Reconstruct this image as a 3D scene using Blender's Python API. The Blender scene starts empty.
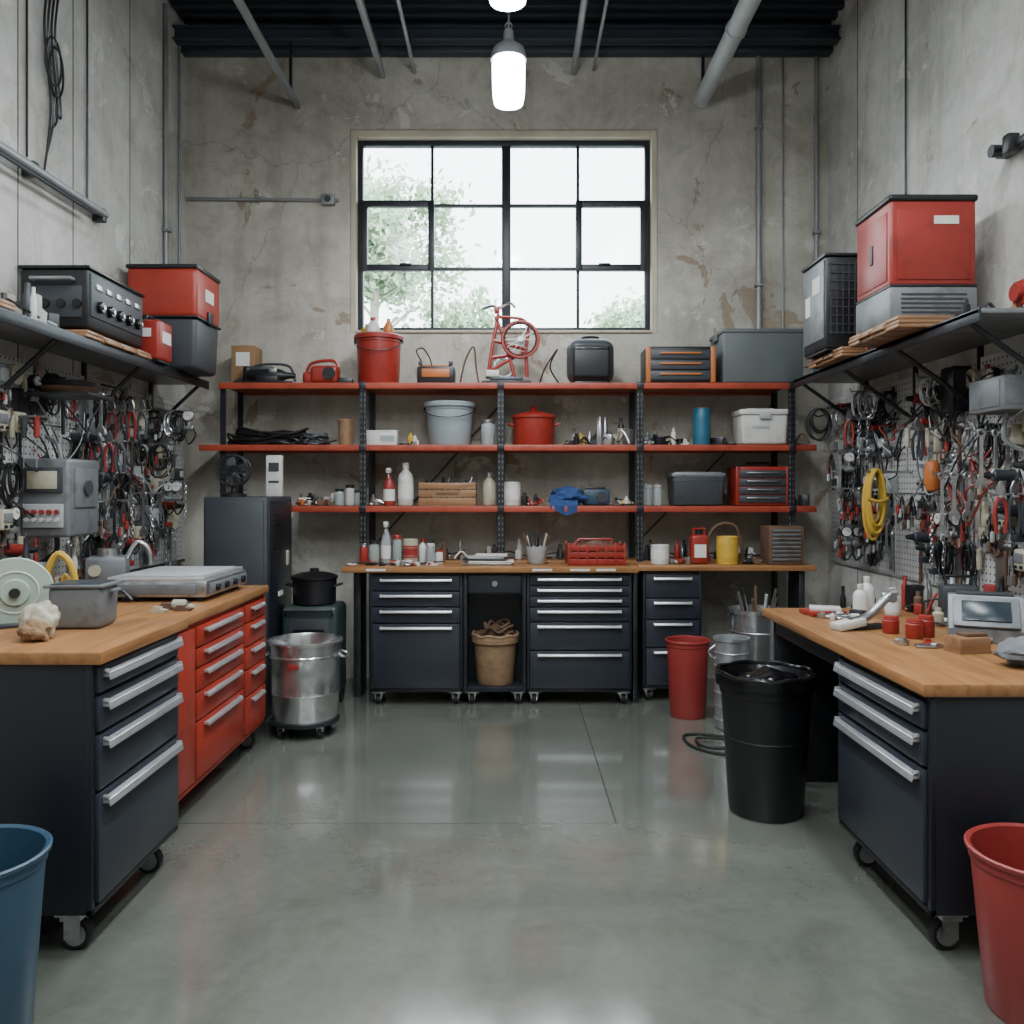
import bpy, bmesh, math, random
from mathutils import Vector, Matrix, noise
rnd = random.Random(11)
PI = math.pi

# ------------------------------------------------------------------ materials
def lin(h):
    h = h.lstrip('#')
    o = []
    for i in (0, 2, 4):
        c = int(h[i:i+2], 16)/255
        o.append(c/12.92 if c <= 0.04045 else ((c+0.055)/1.055)**2.4)
    return o

def M(name, hexc, rough=0.5, metal=0.0, var=0.12, scale=6.0, bump=0.0, bscale=40.0, dirt=None, dirt_amt=0.5):
    m = bpy.data.materials.new(name); m.use_nodes = True
    nt = m.node_tree; N = nt.nodes; L = nt.links
    b = N['Principled BSDF']
    c = lin(hexc)
    tc = N.new('ShaderNodeTexCoord')
    n = N.new('ShaderNodeTexNoise'); n.inputs['Scale'].default_value = scale; n.inputs['Detail'].default_value = 6
    L.new(tc.outputs['Object'], n.inputs['Vector'])
    r = N.new('ShaderNodeValToRGB')
    r.color_ramp.elements[0].position = 0.3; r.color_ramp.elements[1].position = 0.7
    r.color_ramp.elements[0].color = [x*(1-var) for x in c]+[1]
    r.color_ramp.elements[1].color = [min(1, x*(1+var)) for x in c]+[1]
    L.new(n.outputs['Fac'], r.inputs['Fac'])
    out = r.outputs['Color']
    if dirt:
        n2 = N.new('ShaderNodeTexNoise'); n2.inputs['Scale'].default_value = scale*2.3; n2.inputs['Detail'].default_value = 8
        L.new(tc.outputs['Object'], n2.inputs['Vector'])
        r2 = N.new('ShaderNodeValToRGB'); r2.color_ramp.elements[0].position = 0.52; r2.color_ramp.elements[1].position = 0.68
        r2.color_ramp.elements[1].color = (dirt_amt,)*3+(1,)
        L.new(n2.outputs['Fac'], r2.inputs['Fac'])
        mx = N.new('ShaderNodeMix'); mx.data_type = 'RGBA'
        L.new(r2.outputs['Color'], mx.inputs[0]); L.new(out, mx.inputs[6]); mx.inputs[7].default_value = lin(dirt)+[1]
        out = mx.outputs[2]
    L.new(out, b.inputs['Base Color'])
    mr = N.new('ShaderNodeMapRange'); mr.inputs['To Min'].default_value = max(0.02, rough*0.8); mr.inputs['To Max'].default_value = min(1, rough*1.2)
    L.new(n.outputs['Fac'], mr.inputs['Value']); L.new(mr.outputs['Result'], b.inputs['Roughness'])
    b.inputs['Metallic'].default_value = metal
    if bump > 0:
        n3 = N.new('ShaderNodeTexNoise'); n3.inputs['Scale'].default_value = bscale; n3.inputs['Detail'].default_value = 5
        L.new(tc.outputs['Object'], n3.inputs['Vector'])
        bp = N.new('ShaderNodeBump'); bp.inputs['Strength'].default_value = bump; bp.inputs['Distance'].default_value = 0.01
        L.new(n3.outputs['Fac'], bp.inputs['Height']); L.new(bp.outputs['Normal'], b.inputs['Normal'])
    return m

def mat_wall(name='old_plaster_concrete', ca='#a4a096', cb='#d0cdc3', patchy=0.60):
    m = bpy.data.materials.new(name); m.use_nodes = True
    nt = m.node_tree; N = nt.nodes; L = nt.links; b = N['Principled BSDF']
    tc = N.new('ShaderNodeTexCoord')
    def noise_n(scale, detail=8, mapping=None, dist=0.0, rough=0.6):
        n = N.new('ShaderNodeTexNoise'); n.inputs['Scale'].default_value = scale
        n.inputs['Detail'].default_value = detail; n.inputs['Roughness'].default_value = rough
        n.inputs['Distortion'].default_value = dist
        if mapping:
            mp = N.new('ShaderNodeMapping'); mp.inputs['Scale'].default_value = mapping
            L.new(tc.outputs['Object'], mp.inputs['Vector']); L.new(mp.outputs['Vector'], n.inputs['Vector'])
        else:
            L.new(tc.outputs['Object'], n.inputs['Vector'])
        return n
    def ramp(src, p0, p1, c0, c1):
        r = N.new('ShaderNodeValToRGB'); e = r.color_ramp.elements
        e[0].position = p0; e[1].position = p1; e[0].color = c0; e[1].color = c1
        L.new(src, r.inputs['Fac']); return r.outputs['Color']
    def mix(f, a, bb, mode='MIX'):
        x = N.new('ShaderNodeMix'); x.data_type = 'RGBA'; x.blend_type = mode
        if isinstance(f, float): x.inputs[0].default_value = f
        else: L.new(f, x.inputs[0])
        L.new(a, x.inputs[6])
        if isinstance(bb, list): x.inputs[7].default_value = bb
        else: L.new(bb, x.inputs[7])
        return x.outputs[2]
    a = noise_n(0.9, 8, dist=0.6)
    base = ramp(a.outputs['Fac'], 0.35, 0.65, lin(ca)+[1], lin(cb)+[1])
    fine = noise_n(11, 10, rough=0.75)
    f = ramp(fine.outputs['Fac'], 0.3, 0.7, (0.82, 0.82, 0.82, 1), (1.04, 1.04, 1.04, 1))
    c = mix(1.0, base, f, 'MULTIPLY')
    st = noise_n(1.8, 7, (3.0, 3.0, 0.25))
    s = ramp(st.outputs['Fac'], 0.48, 0.74, (1, 1, 1, 1), (0.72, 0.69, 0.63, 1))
    c = mix(0.7, c, s, 'MULTIPLY')
    bl = noise_n(2.6, 9, dist=1.0, rough=0.7)
    bm_ = ramp(bl.outputs['Fac'], 0.5, 0.62, (1, 1, 1, 1), (0.84, 0.83, 0.80, 1))
    c = mix(1.0, c, bm_, 'MULTIPLY')
    ed = noise_n(2.1, 9, dist=0.4, rough=0.7)
    em = ramp(ed.outputs['Fac'], 0.60, 0.62, (0, 0, 0, 1), (0.5, 0.5, 0.5, 1))
    c = mix(em, c, lin('#dad8d0')+[1])
    pt = noise_n(1.7, 9, dist=0.8, rough=0.68)
    pm = ramp(pt.outputs['Fac'], patchy, patchy+0.02, (0, 0, 0, 1), (0.75, 0.75, 0.75, 1))
    c = mix(pm, c, lin('#8d7a63')+[1])
    vo = N.new('ShaderNodeTexVoronoi'); vo.feature = 'DISTANCE_TO_EDGE'; vo.inputs['Scale'].default_value = 0.6
    nd = noise_n(3.5, 6)
    mp2 = N.new('ShaderNodeMix'); mp2.data_type = 'RGBA'; mp2.inputs[0].default_value = 0.25
    L.new(tc.outputs['Object'], mp2.inputs[6]); L.new(nd.outputs['Color'], mp2.inputs[7]); L.new(mp2.outputs[2], vo.inputs['Vector'])
    cr = ramp(vo.outputs['Distance'], 0.0005, 0.003, (0.4, 0.4, 0.4, 1), (0, 0, 0, 1))
    c = mix(cr, c, lin('#66625a')+[1])
    L.new(c, b.inputs['Base Color'])
    b.inputs['Roughness'].default_value = 0.88
    bp = N.new('ShaderNodeBump'); bp.inputs['Strength'].default_value = 0.5; bp.inputs['Distance'].default_value = 0.02
    L.new(fine.outputs['Fac'], bp.inputs['Height'])
    bp2 = N.new('ShaderNodeBump'); bp2.inputs['Strength'].default_value = 0.5; bp2.inputs['Distance'].default_value = 0.012
    L.new(pm, bp2.inputs['Height']); bp2.invert = True
    L.new(bp.outputs['Normal'], bp2.inputs['Normal'])
    bp3 = N.new('ShaderNodeBump'); bp3.inputs['Strength'].default_value = 0.35; bp3.inputs['Distance'].default_value = 0.008
    L.new(em, bp3.inputs['Height']); L.new(bp2.outputs['Normal'], bp3.inputs['Normal']); L.new(bp3.outputs['Normal'], b.inputs['Normal'])
    return m

def mat_floor():
    m = bpy.data.materials.new('polished_concrete'); m.use_nodes = True
    nt = m.node_tree; N = nt.nodes; L = nt.links; b = N['Principled BSDF']
    tc = N.new('ShaderNodeTexCoord')
    def nz(s, d=8, dist=0.0, r=0.6):
        n = N.new('ShaderNodeTexNoise'); n.inputs['Scale'].default_value = s; n.inputs['Detail'].default_value = d
        n.inputs['Distortion'].default_value = dist; n.inputs['Roughness'].default_value = r
        L.new(tc.outputs['Object'], n.inputs['Vector']); return n
    def mul(a, bb):
        x = N.new('ShaderNodeMix'); x.data_type = 'RGBA'; x.blend_type = 'MULTIPLY'; x.inputs[0].default_value = 1
        L.new(a, x.inputs[6]); L.new(bb, x.inputs[7]); return x.outputs[2]
    def rp(n, p0, p1, c0, c1):
        r = N.new('ShaderNodeValToRGB'); e = r.color_ramp.elements
        e[0].position = p0; e[1].position = p1; e[0].color = c0; e[1].color = c1
        L.new(n.outputs['Fac'], r.inputs['Fac']); return r.outputs['Color']
    c = rp(nz(0.8, 9, 0.8), 0.33, 0.67, lin('#5d615a')+[1], lin('#74776f')+[1])
    c = mul(c, rp(nz(22, 10, 0, 0.75), 0.3, 0.75, (0.84, 0.84, 0.84, 1), (1.04, 1.04, 1.04, 1)))
    c = mul(c, rp(nz(3.0, 9, 1.0, 0.65), 0.48, 0.72, (1, 1, 1, 1), (0.82, 0.81, 0.79, 1)))
    L.new(c, b.inputs['Base Color'])
    g = nz(2.2, 8, 0.5, 0.6); mr = N.new('ShaderNodeMapRange'); mr.inputs['From Min'].default_value = 0.3; mr.inputs['From Max'].default_value = 0.7
    mr.inputs['To Min'].default_value = 0.10; mr.inputs['To Max'].default_value = 0.20
    L.new(g.outputs['Fac'], mr.inputs['Value']); L.new(mr.outputs['Result'], b.inputs['Roughness'])
    b.inputs['Specular IOR Level'].default_value = 0.9
    b.inputs['Coat Weight'].default_value = 0.8; b.inputs['Coat Roughness'].default_value = 0.10
    bp = N.new('ShaderNodeBump'); bp.inputs['Strength'].default_value = 0.04; bp.inputs['Distance'].default_value = 0.01
    L.new(g.outputs['Fac'], bp.inputs['Height']); L.new(bp.outputs['Normal'], b.inputs['Normal'])
    return m

def mat_wood(name, c1, c2, axis_scale=(1.5, 14, 14)):
    m = bpy.data.materials.new(name); m.use_nodes = True
    nt = m.node_tree; N = nt.nodes; L = nt.links; b = N['Principled BSDF']
    tc = N.new('ShaderNodeTexCoord'); mp = N.new('ShaderNodeMapping'); mp.inputs['Scale'].default_value = axis_scale
    L.new(tc.outputs['Object'], mp.inputs['Vector'])
    n = N.new('ShaderNodeTexNoise'); n.inputs['Scale'].default_value = 2; n.inputs['Detail'].default_value = 8; n.inputs['Distortion'].default_value = 0.6
    L.new(mp.outputs['Vector'], n.inputs['Vector'])
    r = N.new('ShaderNodeValToRGB'); e = r.color_ramp.elements; e[0].position = 0.3; e[1].position = 0.7
    e[0].color = lin(c1)+[1]; e[1].color = lin(c2)+[1]
    L.new(n.outputs['Fac'], r.inputs['Fac']); L.new(r.outputs['Color'], b.inputs['Base Color'])
    b.inputs['Roughness'].default_value = 0.36
    bp = N.new('ShaderNodeBump'); bp.inputs['Strength'].default_value = 0.15; bp.inputs['Distance'].default_value = 0.004
    L.new(n.outputs['Fac'], bp.inputs['Height']); L.new(bp.outputs['Normal'], b.inputs['Normal'])
    return m

def mat_peg():
    m = bpy.data.materials.new('perforated_pegboard'); m.use_nodes = True
    nt = m.node_tree; N = nt.nodes; L = nt.links; b = N['Principled BSDF']
    tc = N.new('ShaderNodeTexCoord'); sp = N.new('ShaderNodeSeparateXYZ'); L.new(tc.outputs['Object'], sp.inputs[0])
    def mt(op, a, bb=None):
        x = N.new('ShaderNodeMath'); x.operation = op
        for i, v in enumerate((a, bb)):
            if v is None: continue
            if isinstance(v, (int, float)): x.inputs[i].default_value = v
            else: L.new(v, x.inputs[i])
        return x.outputs[0]
    def comp(s):
        return mt('POWER', mt('ABSOLUTE', mt('SUBTRACT', mt('FRACT', mt('MULTIPLY', s, 28.0)), 0.5)), 2.0)
    d = mt('SQRT', mt('ADD', comp(sp.outputs['Y']), comp(sp.outputs['Z'])))
    h = mt('LESS_THAN', d, 0.17)
    n = N.new('ShaderNodeTexNoise'); n.inputs['Scale'].default_value = 3; n.inputs['Detail'].default_value = 8
    L.new(tc.outputs['Object'], n.inputs['Vector'])
    r = N.new('ShaderNodeValToRGB'); e = r.color_ramp.elements; e[0].position = 0.3; e[1].position = 0.7
    e[0].color = lin('#a8a9a8')+[1]; e[1].color = lin('#cacac7')+[1]; L.new(n.outputs['Fac'], r.inputs['Fac'])
    x = N.new('ShaderNodeMix'); x.data_type = 'RGBA'; L.new(h, x.inputs[0]); L.new(r.outputs['Color'], x.inputs[6])
    x.inputs[7].default_value = (0.015, 0.015, 0.016, 1); L.new(x.outputs[2], b.inputs['Base Color'])
    b.inputs['Roughness'].default_value = 0.5
    return m

def mat_emit(name, hexc, s):
    m = bpy.data.materials.new(name); m.use_nodes = True
    b = m.node_tree.nodes['Principled BSDF']
    b.inputs['Base Color'].default_value = lin(hexc)+[1]
    b.inputs['Emission Color'].default_value = lin(hexc)+[1]; b.inputs['Emission Strength'].default_value = s
    return m

def mat_glass():
    m = bpy.data.materials.new('window_glass'); m.use_nodes = True
    nt = m.node_tree; N = nt.nodes; L = nt.links
    for n in list(N):
        if n.type != 'OUTPUT_MATERIAL': N.remove(n)
    o = [n for n in N if n.type == 'OUTPUT_MATERIAL'][0]
    t = N.new('ShaderNodeBsdfTransparent'); t.inputs[0].default_value = (0.95, 0.97, 0.97, 1)
    g = N.new('ShaderNodeBsdfGlossy'); g.inputs['Roughness'].default_value = 0.1
    x = N.new('ShaderNodeMixShader'); x.inputs[0].default_value = 0.02
    L.new(t.outputs[0], x.inputs[1]); L.new(g.outputs[0], x.inputs[2]); L.new(x.outputs[0], o.inputs[0])
    return m

def mat_clear(name, hexc):
    m = M(name, hexc, 0.08, 0, 0.05)
    b = m.node_tree.nodes['Principled BSDF']; b.inputs['Transmission Weight'].default_value = 0.5
    return m

WALL = mat_wall(); WALLS = mat_wall('side_wall_concrete', '#aeada8', '#d3d2ce', 0.66); FLOOR = mat_floor(); PEG = mat_peg(); GLASS = mat_glass()
WOODX = mat_wood('butcher_block_x', '#7e5632', '#a3744a')
SHELFW = mat_wood('shelf_plank_wood', '#8a5234', '#a8683f')
PALLET = mat_wood('rough_pine', '#75533a', '#977250')
NAVY = M('navy_powdercoat', '#2a2e37', 0.34, 0.0, 0.12, 3)
NAVYD = M('navy_frame', '#191c23', 0.4, 0.0, 0.12, 3)
BLACK = M('black_plastic', '#131417', 0.4, 0, 0.2, 5)
BLACKG = M('black_gloss', '#0e0f11', 0.2, 0, 0.2, 5)
DGREY = M('dark_grey_plastic', '#34383d', 0.45, 0, 0.15, 5)
MGREY = M('mid_grey_metal', '#74787b', 0.42, 0.3, 0.12, 5, dirt='#454442')
BINGREY = M('slate_grey_plastic', '#53595a', 0.45, 0, 0.1, 4)
LGREY = M('light_grey_plastic', '#a4a9aa', 0.45, 0, 0.1, 5)
ALU = M('brushed_aluminium', '#e0e3e6', 0.32, 0.8, 0.08, 14)
STEEL = M('worn_steel', '#b2b4b6', 0.3, 0.92, 0.2, 9, dirt='#6a6866')
DRUM = M('polished_drum_steel', '#c4c6c7', 0.22, 0.9, 0.15, 6, dirt='#8b8a87')
DSTEEL = M('dark_steel', '#44474b', 0.4, 0.8, 0.2, 8)
GALV = M('galvanised_metal', '#b4b8ba', 0.36, 0.8, 0.22, 12)
RED = M('red_enamel', '#8c2a22', 0.35, 0, 0.12, 4, dirt='#541a14', dirt_amt=0.35)
ORED = M('orange_red_enamel', '#9a3122', 0.38, 0, 0.1, 4, dirt='#5e2014', dirt_amt=0.3)
SHRED = M('shelf_red_lacquer', '#9e4330', 0.42, 0, 0.14, 4, dirt='#5a2418', dirt_amt=0.4)
REDP = M('red_plastic', '#8c2a25', 0.42, 0, 0.1, 4)
SALM = M('faded_red_plastic', '#8c2f2c', 0.45, 0, 0.1, 4)
BLUEP = M('blue_plastic', '#2b475c', 0.42, 0, 0.1, 4)
TURQ = M('teal_paint', '#2a5f76', 0.4, 0, 0.1, 4)
BLUEC = M('blue_cloth', '#223f70', 0.85, 0, 0.2, 8, 0.4, 60)
YEL = M('yellow_plastic', '#be9a38', 0.45, 0, 0.1, 5)
ORG = M('orange_plastic', '#ae6430', 0.42, 0, 0.1, 5)
WHITE = M('white_plastic', '#c4c4bf', 0.42, 0, 0.08, 5, dirt='#8a857a', dirt_amt=0.3)
CREAM = M('cream_enamel', '#aca692', 0.45, 0, 0.12, 5, dirt='#6f6653')
GREEN = M('dark_green_paint', '#2a3836', 0.42, 0, 0.15, 5)
PALEG = M('pale_green_plastic', '#a2b3a6', 0.4, 0, 0.1, 4)
PBLUE = M('pale_blue_plastic', '#8c969c', 0.42, 0, 0.08, 4)
BURL = M('burlap', '#876c50', 0.9, 0, 0.2, 20, 0.6, 90)
CARD = M('cardboard', '#876949', 0.85, 0, 0.12, 8)
RAG = M('grey_rag', '#6d6f74', 0.85, 0, 0.25, 8, 0.4, 40)
BROWNR = M('brown_stuff', '#5a4232', 0.7, 0, 0.25, 10)
RUB = M('black_rubber', '#141415', 0.65, 0, 0.2, 10)
PIPE = M('grey_conduit', '#8c8f91', 0.45, 0.3, 0.15, 6)
DECK = M('ceiling_deck_dark', '#2c323a', 0.6, 0.1, 0.15, 3)
BEAM = M('beam_bluegrey', '#3a414b', 0.5, 0.2, 0.15, 3)
FRAME = M('window_frame_dark', '#1f242b', 0.45, 0, 0.1, 4)
TRIMW = M('window_reveal_plaster', '#bdb4a2', 0.85, 0, 0.15, 4, 0.3, 20)
LAMP = mat_emit('lamp_glow', '#f4faff', 22)
JOINT = M('dark_joint', '#3a3936', 0.9, 0, 0.1)  # plain dark colour of the floor joints and wall panel seams
LEAF = M('leaf_green', '#a9bfa0', 0.8, 0, 0.25, 1.5)
BARK = M('bark', '#9a948a', 0.9, 0, 0.3, 6)
GROUND = M('yard_ground', '#8d9288', 0.9, 0, 0.2, 1)
JAR = mat_clear('jar_glass', '#b9c4c4')
SCREEN = M('dark_screen', '#1c2a33', 0.25, 0, 0.1)
LABEL = M('paper_label', '#cfcfca', 0.7, 0, 0.06, 20)

# ------------------------------------------------------------------ builder
def rotm(r):
    return Matrix.Rotation(r[2], 4, 'Z') @ Matrix.Rotation(r[1], 4, 'Y') @ Matrix.Rotation(r[0], 4, 'X')

def catmull(pts, n=6, closed=False):
    P = [Vector(p) for p in pts]; out = []
    m = len(P); rng = m if closed else m-1
    for i in range(rng):
        if closed:
            p0, p1, p2, p3 = P[(i-1) % m], P[i], P[(i+1) % m], P[(i+2) % m]
        else:
            p0 = P[max(i-1, 0)]; p1 = P[i]; p2 = P[i+1]; p3 = P[min(i+2, m-1)]
        for k in range(n):
            t = k/n
            out.append(0.5*((2*p1)+(-p0+p2)*t+(2*p0-5*p1+4*p2-p3)*t*t+(-p0+3*p1-3*p2+p3)*t**3))
    if not closed: out.append(P[-1])
    return out

class B:
    def __init__(s): s.V = []; s.F = []; s.MI = []; s.mats = []
    def add(s, verts, faces, mat, T=None):
        if mat not in s.mats: s.mats.append(mat)
        mi = s.mats.index(mat); o = len(s.V)
        s.V += [(T @ Vector(v)) if T else Vector(v) for v in verts]
        s.F += [tuple(i+o for i in f) for f in faces]; s.MI += [mi]*len(faces)
    def box(s, c, size, mat, bev=0.0, rot=(0, 0, 0), taper=None, seg=2):
        bm = bmesh.new(); bmesh.ops.create_cube(bm, size=1.0)
        for v in bm.verts:
            tx = ty = 1.0
            if taper and v.co.z < 0: tx = ty = taper
            v.co = Vector((v.co.x*size[0]*tx, v.co.y*size[1]*ty, v.co.z*size[2]))
        if bev > 0:
            bv = min(bev, min(size)*0.45)
            bmesh.ops.bevel(bm, geom=bm.edges[:], offset=bv, segments=seg, affect='EDGES', profile=0.5)
        s.addbm(bm, mat, Matrix.Translation(c) @ rotm(rot))
        return s
    def b2(s, x0, x1, y0, y1, z0, z1, mat, bev=0.0):
        return s.box(((x0+x1)/2, (y0+y1)/2, (z0+z1)/2), (abs(x1-x0), abs(y1-y0), abs(z1-z0)), mat, bev)
    def addbm(s, bm, mat, T):
        bm.verts.index_update()
        s.add([v.co.copy() for v in bm.verts], [[v.index for v in f.verts] for f in bm.faces], mat, T); bm.free()
    def lathe(s, prof, mat, c=(0, 0, 0), seg=28, rot=(0, 0, 0), sx=1.0, sy=1.0):
        V = []; F = []
        for (r, z) in prof:
            r = max(r, 0.0004)
            for i in range(seg):
                a = 2*PI*i/seg; V.append((r*math.cos(a)*sx, r*math.sin(a)*sy, z))
        n = len(prof)
        for k in range(n-1):
            for i in range(seg):
                j = (i+1) % seg
                F.append((k*seg+i, k*seg+j, (k+1)*seg+j, (k+1)*seg+i))
        F.append(tuple(range(seg))[::-1]); F.append(tuple((n-1)*seg+i for i in range(seg)))
        s.add(V, F, mat, Matrix.Translation(c) @ rotm(rot)); return s
    def cyl(s, c, r, h, mat, axis='Z', r2=None, seg=24, bev=0.0):
        r2 = r if r2 is None else r2
        rot = {'Z': (0, 0, 0), 'X': (0, PI/2, 0), 'Y': (PI/2, 0, 0)}[axis]
        if bev > 0: prof = [(r-bev, -h/2), (r, -h/2+bev), (r2, h/2-bev), (r2-bev, h/2)]
        else: prof = [(r, -h/2), (r2, h/2)]
        return s.lathe(prof, mat, c, seg, rot)
    def tube(s, pts, r, mat, seg=8, smooth=0, closed=False):
        P = catmull(pts, smooth, closed) if smooth else [Vector(p) for p in pts]
        n = len(P); V = []; F = []
        t0 = (P[1]-P[0]).normalized(); up = Vector((0, 0, 1)) if abs(t0.z) < 0.9 else Vector((1, 0, 0))
        nrm = t0.cross(up).normalized()
        for i in range(n):
            if closed: t = (P[(i+1) % n]-P[(i-1) % n])
            else: t = P[min(i+1, n-1)]-P[max(i-1, 0)]
            if t.length < 1e-7: t = t0.copy()
            t.normalize()
            nrm = nrm-t*nrm.dot(t)
            if nrm.length < 1e-5: nrm = t.orthogonal()
            nrm.normalize(); bn = t.cross(nrm)
            rr = r[i*len(r)//n] if isinstance(r, (list, tuple)) else r
            for k in range(seg):
                a = 2*PI*k/seg; V.append(P[i]+nrm*math.cos(a)*rr+bn*math.sin(a)*rr)
        rng = n if closed else n-1
        for i in range(rng):
            for k in range(seg):
                a = i*seg+k; b_ = i*seg+(k+1) % seg; j = ((i+1) % n)*seg
                F.append((a, b_, j+(k+1) % seg, j+k))
        if not closed:
            F.append(tuple(range(seg))[::-1]); F.append(tuple((n-1)*seg+k for k in range(seg)))
        s.add(V, F, mat); return s
    def ring(s, c, R, r, mat, axis='Z', seg=28, sx=1, sy=1):
        pts = []
        for i in range(seg):
            a = 2*PI*i/seg; u = math.cos(a)*R*sx; v = math.sin(a)*R*sy
            p = {'Z': (u, v, 0), 'Y': (u, 0, v), 'X': (0, u, v)}[axis]
            pts.append(Vector(c)+Vector(p))
        return s.tube(pts, r, mat, 7, 0, True)
    def prism(s, poly, t, mat, c=(0, 0, 0), rot=(0, 0, 0)):
        n = len(poly)
        V = [(p[0], -t/2, p[1]) for p in poly]+[(p[0], t/2, p[1]) for p in poly]
        F = [tuple(range(n)), tuple(range(2*n-1, n-1, -1))]+[(i, i+n, (i+1) % n+n, (i+1) % n) for i in range(n)]
        s.add(V, F, mat, Matrix.Translation(c) @ rotm(rot)); return s
    def blob(s, c, sc, mat, amp=0.25, seed=0, sub=3, freq=2.0):
        bm = bmesh.new(); bmesh.ops.create_icosphere(bm, subdivisions=sub, radius=1)
        for v in bm.verts:
            d = noise.noise(v.co*freq+Vector((seed*3.1, seed, 0)))+0.5*noise.noise(v.co*freq*2.3+Vector((seed, 0, 2)))
            v.co = v.co*(1+amp*d)
            v.co.z = max(v.co.z, -0.75)
            v.co = Vector((v.co.x*sc[0], v.co.y*sc[1], v.co.z*sc[2]))
        s.addbm(bm, mat, Matrix.Translation(c)); return s
    def mesh(s, name):
        me = bpy.data.meshes.new(name)
        me.from_pydata([tuple(v) for v in s.V], [], s.F)
        for m in s.mats: me.materials.append(m)
        me.polygons.foreach_set('material_index', s.MI)
        bm = bmesh.new(); bm.from_mesh(me); bmesh.ops.recalc_face_normals(bm, faces=bm.faces[:]); bm.to_mesh(me); bm.free()
        me.polygons.foreach_set('use_smooth', [True]*len(me.polygons))
        me.set_sharp_from_angle(angle=math.radians(38)); me.update()
        return me
    def done(s, name, loc=(0, 0, 0), rz=0.0, ry=0.0, rx=0.0):
        return inst(name, s.mesh(name), loc, rz, ry, rx)

def inst(name, me, loc, rz=0.0, ry=0.0, rx=0.0):
    o = bpy.data.objects.new(name, me); bpy.context.scene.collection.objects.link(o)
    o.location = loc; o.rotation_euler = (rx, ry, rz); return o

# ------------------------------------------------------------------ room shell
XL, XR, YB, YF, H = -2.5, 2.42, 6.5, -2.6, 5.0
b = B()   # floor slabs with saw-cut joints
g = 0.0025; jx, jy = 0.45, 3.67
b.b2(XL-0.2, XR+0.2, YF-0.2, jy-g, -0.1, 0, FLOOR)
b.b2(XL-0.2, jx-g, jy+g, YB+0.25, -0.1, 0, FLOOR)
b.b2(jx+g, XR+0.2, jy-g, YB+0.25, -0.1, 0, FLOOR)
b.b2(XL-0.2, XR+0.2, YF-0.2, YB+0.25, -0.14, -0.01, JOINT)
b.done('floor')

b = B()
b.b2(XL-0.2, XL, YF-0.2, YB+0.25, 0, H, WALLS)
for y in (0.8, 2.5, 3.4, 4.3, 4.84, 5.56):
    b.b2(XL-0.01, XL+0.0015, y-0.004, y+0.004, 0, H, JOINT)
b.done('wall_left')
b = B()
b.b2(XR, XR+0.2, YF-0.2, YB+0.25, 0, H, WALLS)
for y in (0.8, 2.5, 3.9, 5.95):
    b.b2(XR-0.0015, XR+0.01, y-0.004, y+0.004, 0, H, JOINT)
b.done('wall_right')
WX0, WX1, WZ0, WZ1 = -1.24, 1.115, 2.64, 4.2
b = B()
b.b2(XL, WX0, YB, YB+0.25, 0, H, WALL); b.b2(WX1, XR, YB, YB+0.25, 0, H, WALL)
b.b2(WX0, WX1, YB, YB+0.25, 0, WZ0, WALL); b.b2(WX0, WX1, YB, YB+0.25, WZ1, H, WALL)
b.done('wall_back')
b = B(); b.b2(XL, XR, YF-0.2, YF, 0, H, WALL); b.done('wall_front')
b = B()
b.b2(XL-0.2, XR+0.2, YF-0.2, YB+0.25, H, H+0.1, DECK)
y = YF+0.1
while y < YB:
    b.box((0, y, H-0.02), (XR-XL, 0.06, 0.05), DECK, 0.01); y += 0.13
b.done('ceiling')
b = B(); t = 0.045
b.b2(WX0, WX0+t, YB+0.02, YB+0.25, WZ0, WZ1, TRIMW, 0.006); b.b2(WX1-t, WX1, YB+0.02, YB+0.25, WZ0, WZ1, TRIMW, 0.006)
b.b2(WX0+t, WX1-t, YB+0.02, YB+0.25, WZ1-0.05, WZ1, TRIMW, 0.006); b.b2(WX0+t, WX1-t, YB-0.02, YB+0.25, WZ0, WZ0+0.02, TRIMW, 0.006)
b.done('trim_1')
# window
b = B(); fx0, fx1, fz0, fz1 = WX0+t, WX1-t, WZ0+0.02, WZ1-0.05; yw = YB+0.12
def fr(x0, x1, z0, z1, w, d=0.06, yy=None):
    yy = yw if yy is None else yy
    b.b2(x0, x0+w, yy-d/2, yy+d/2, z0, z1, FRAME, 0.004); b.b2(x1-w, x1, yy-d/2, yy+d/2, z0, z1, FRAME, 0.004)
    b.b2(x0+w, x1-w, yy-d/2, yy+d/2, z0, z0+w, FRAME, 0.004); b.b2(x0+w, x1-w, yy-d/2, yy+d/2, z1-w, z1, FRAME, 0.004)
fr(fx0, fx1, fz0, fz1, 0.04)
cx = -0.045
b.b2(cx-0.035, cx+0.035, yw-0.035, yw+0.035, fz0+0.04, fz1-0.04, FRAME, 0.005)
zr1 = fz0+(fz1-fz0)*0.335; zr2 = fz0+(fz1-fz0)*0.665
xc1 = (fx0+cx)/2; xc2 = (fx1+cx)/2
for z in (zr1, zr2):
    b.b2(fx0+0.035, cx-0.03, yw-0.02, yw+0.02, z-0.011, z+0.011, FRAME, 0.003)
    b.b2(cx+0.03, fx1-0.035, yw-0.02, yw+0.02, z-0.011, z+0.011, FRAME, 0.003)
for x in (xc1, xc2):
    b.b2(x-0.011, x+0.011, yw-0.02, yw+0.02, fz0+0.035, fz1-0.035, FRAME, 0.003)
fr(fx0+0.03, xc1+0.02, zr1-0.025, zr2+0.025, 0.048, 0.05, yw-0.04)
fr(xc2-0.02, fx1-0.03, zr1-0.025, zr2+0.025, 0.048, 0.05, yw-0.04)
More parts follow.
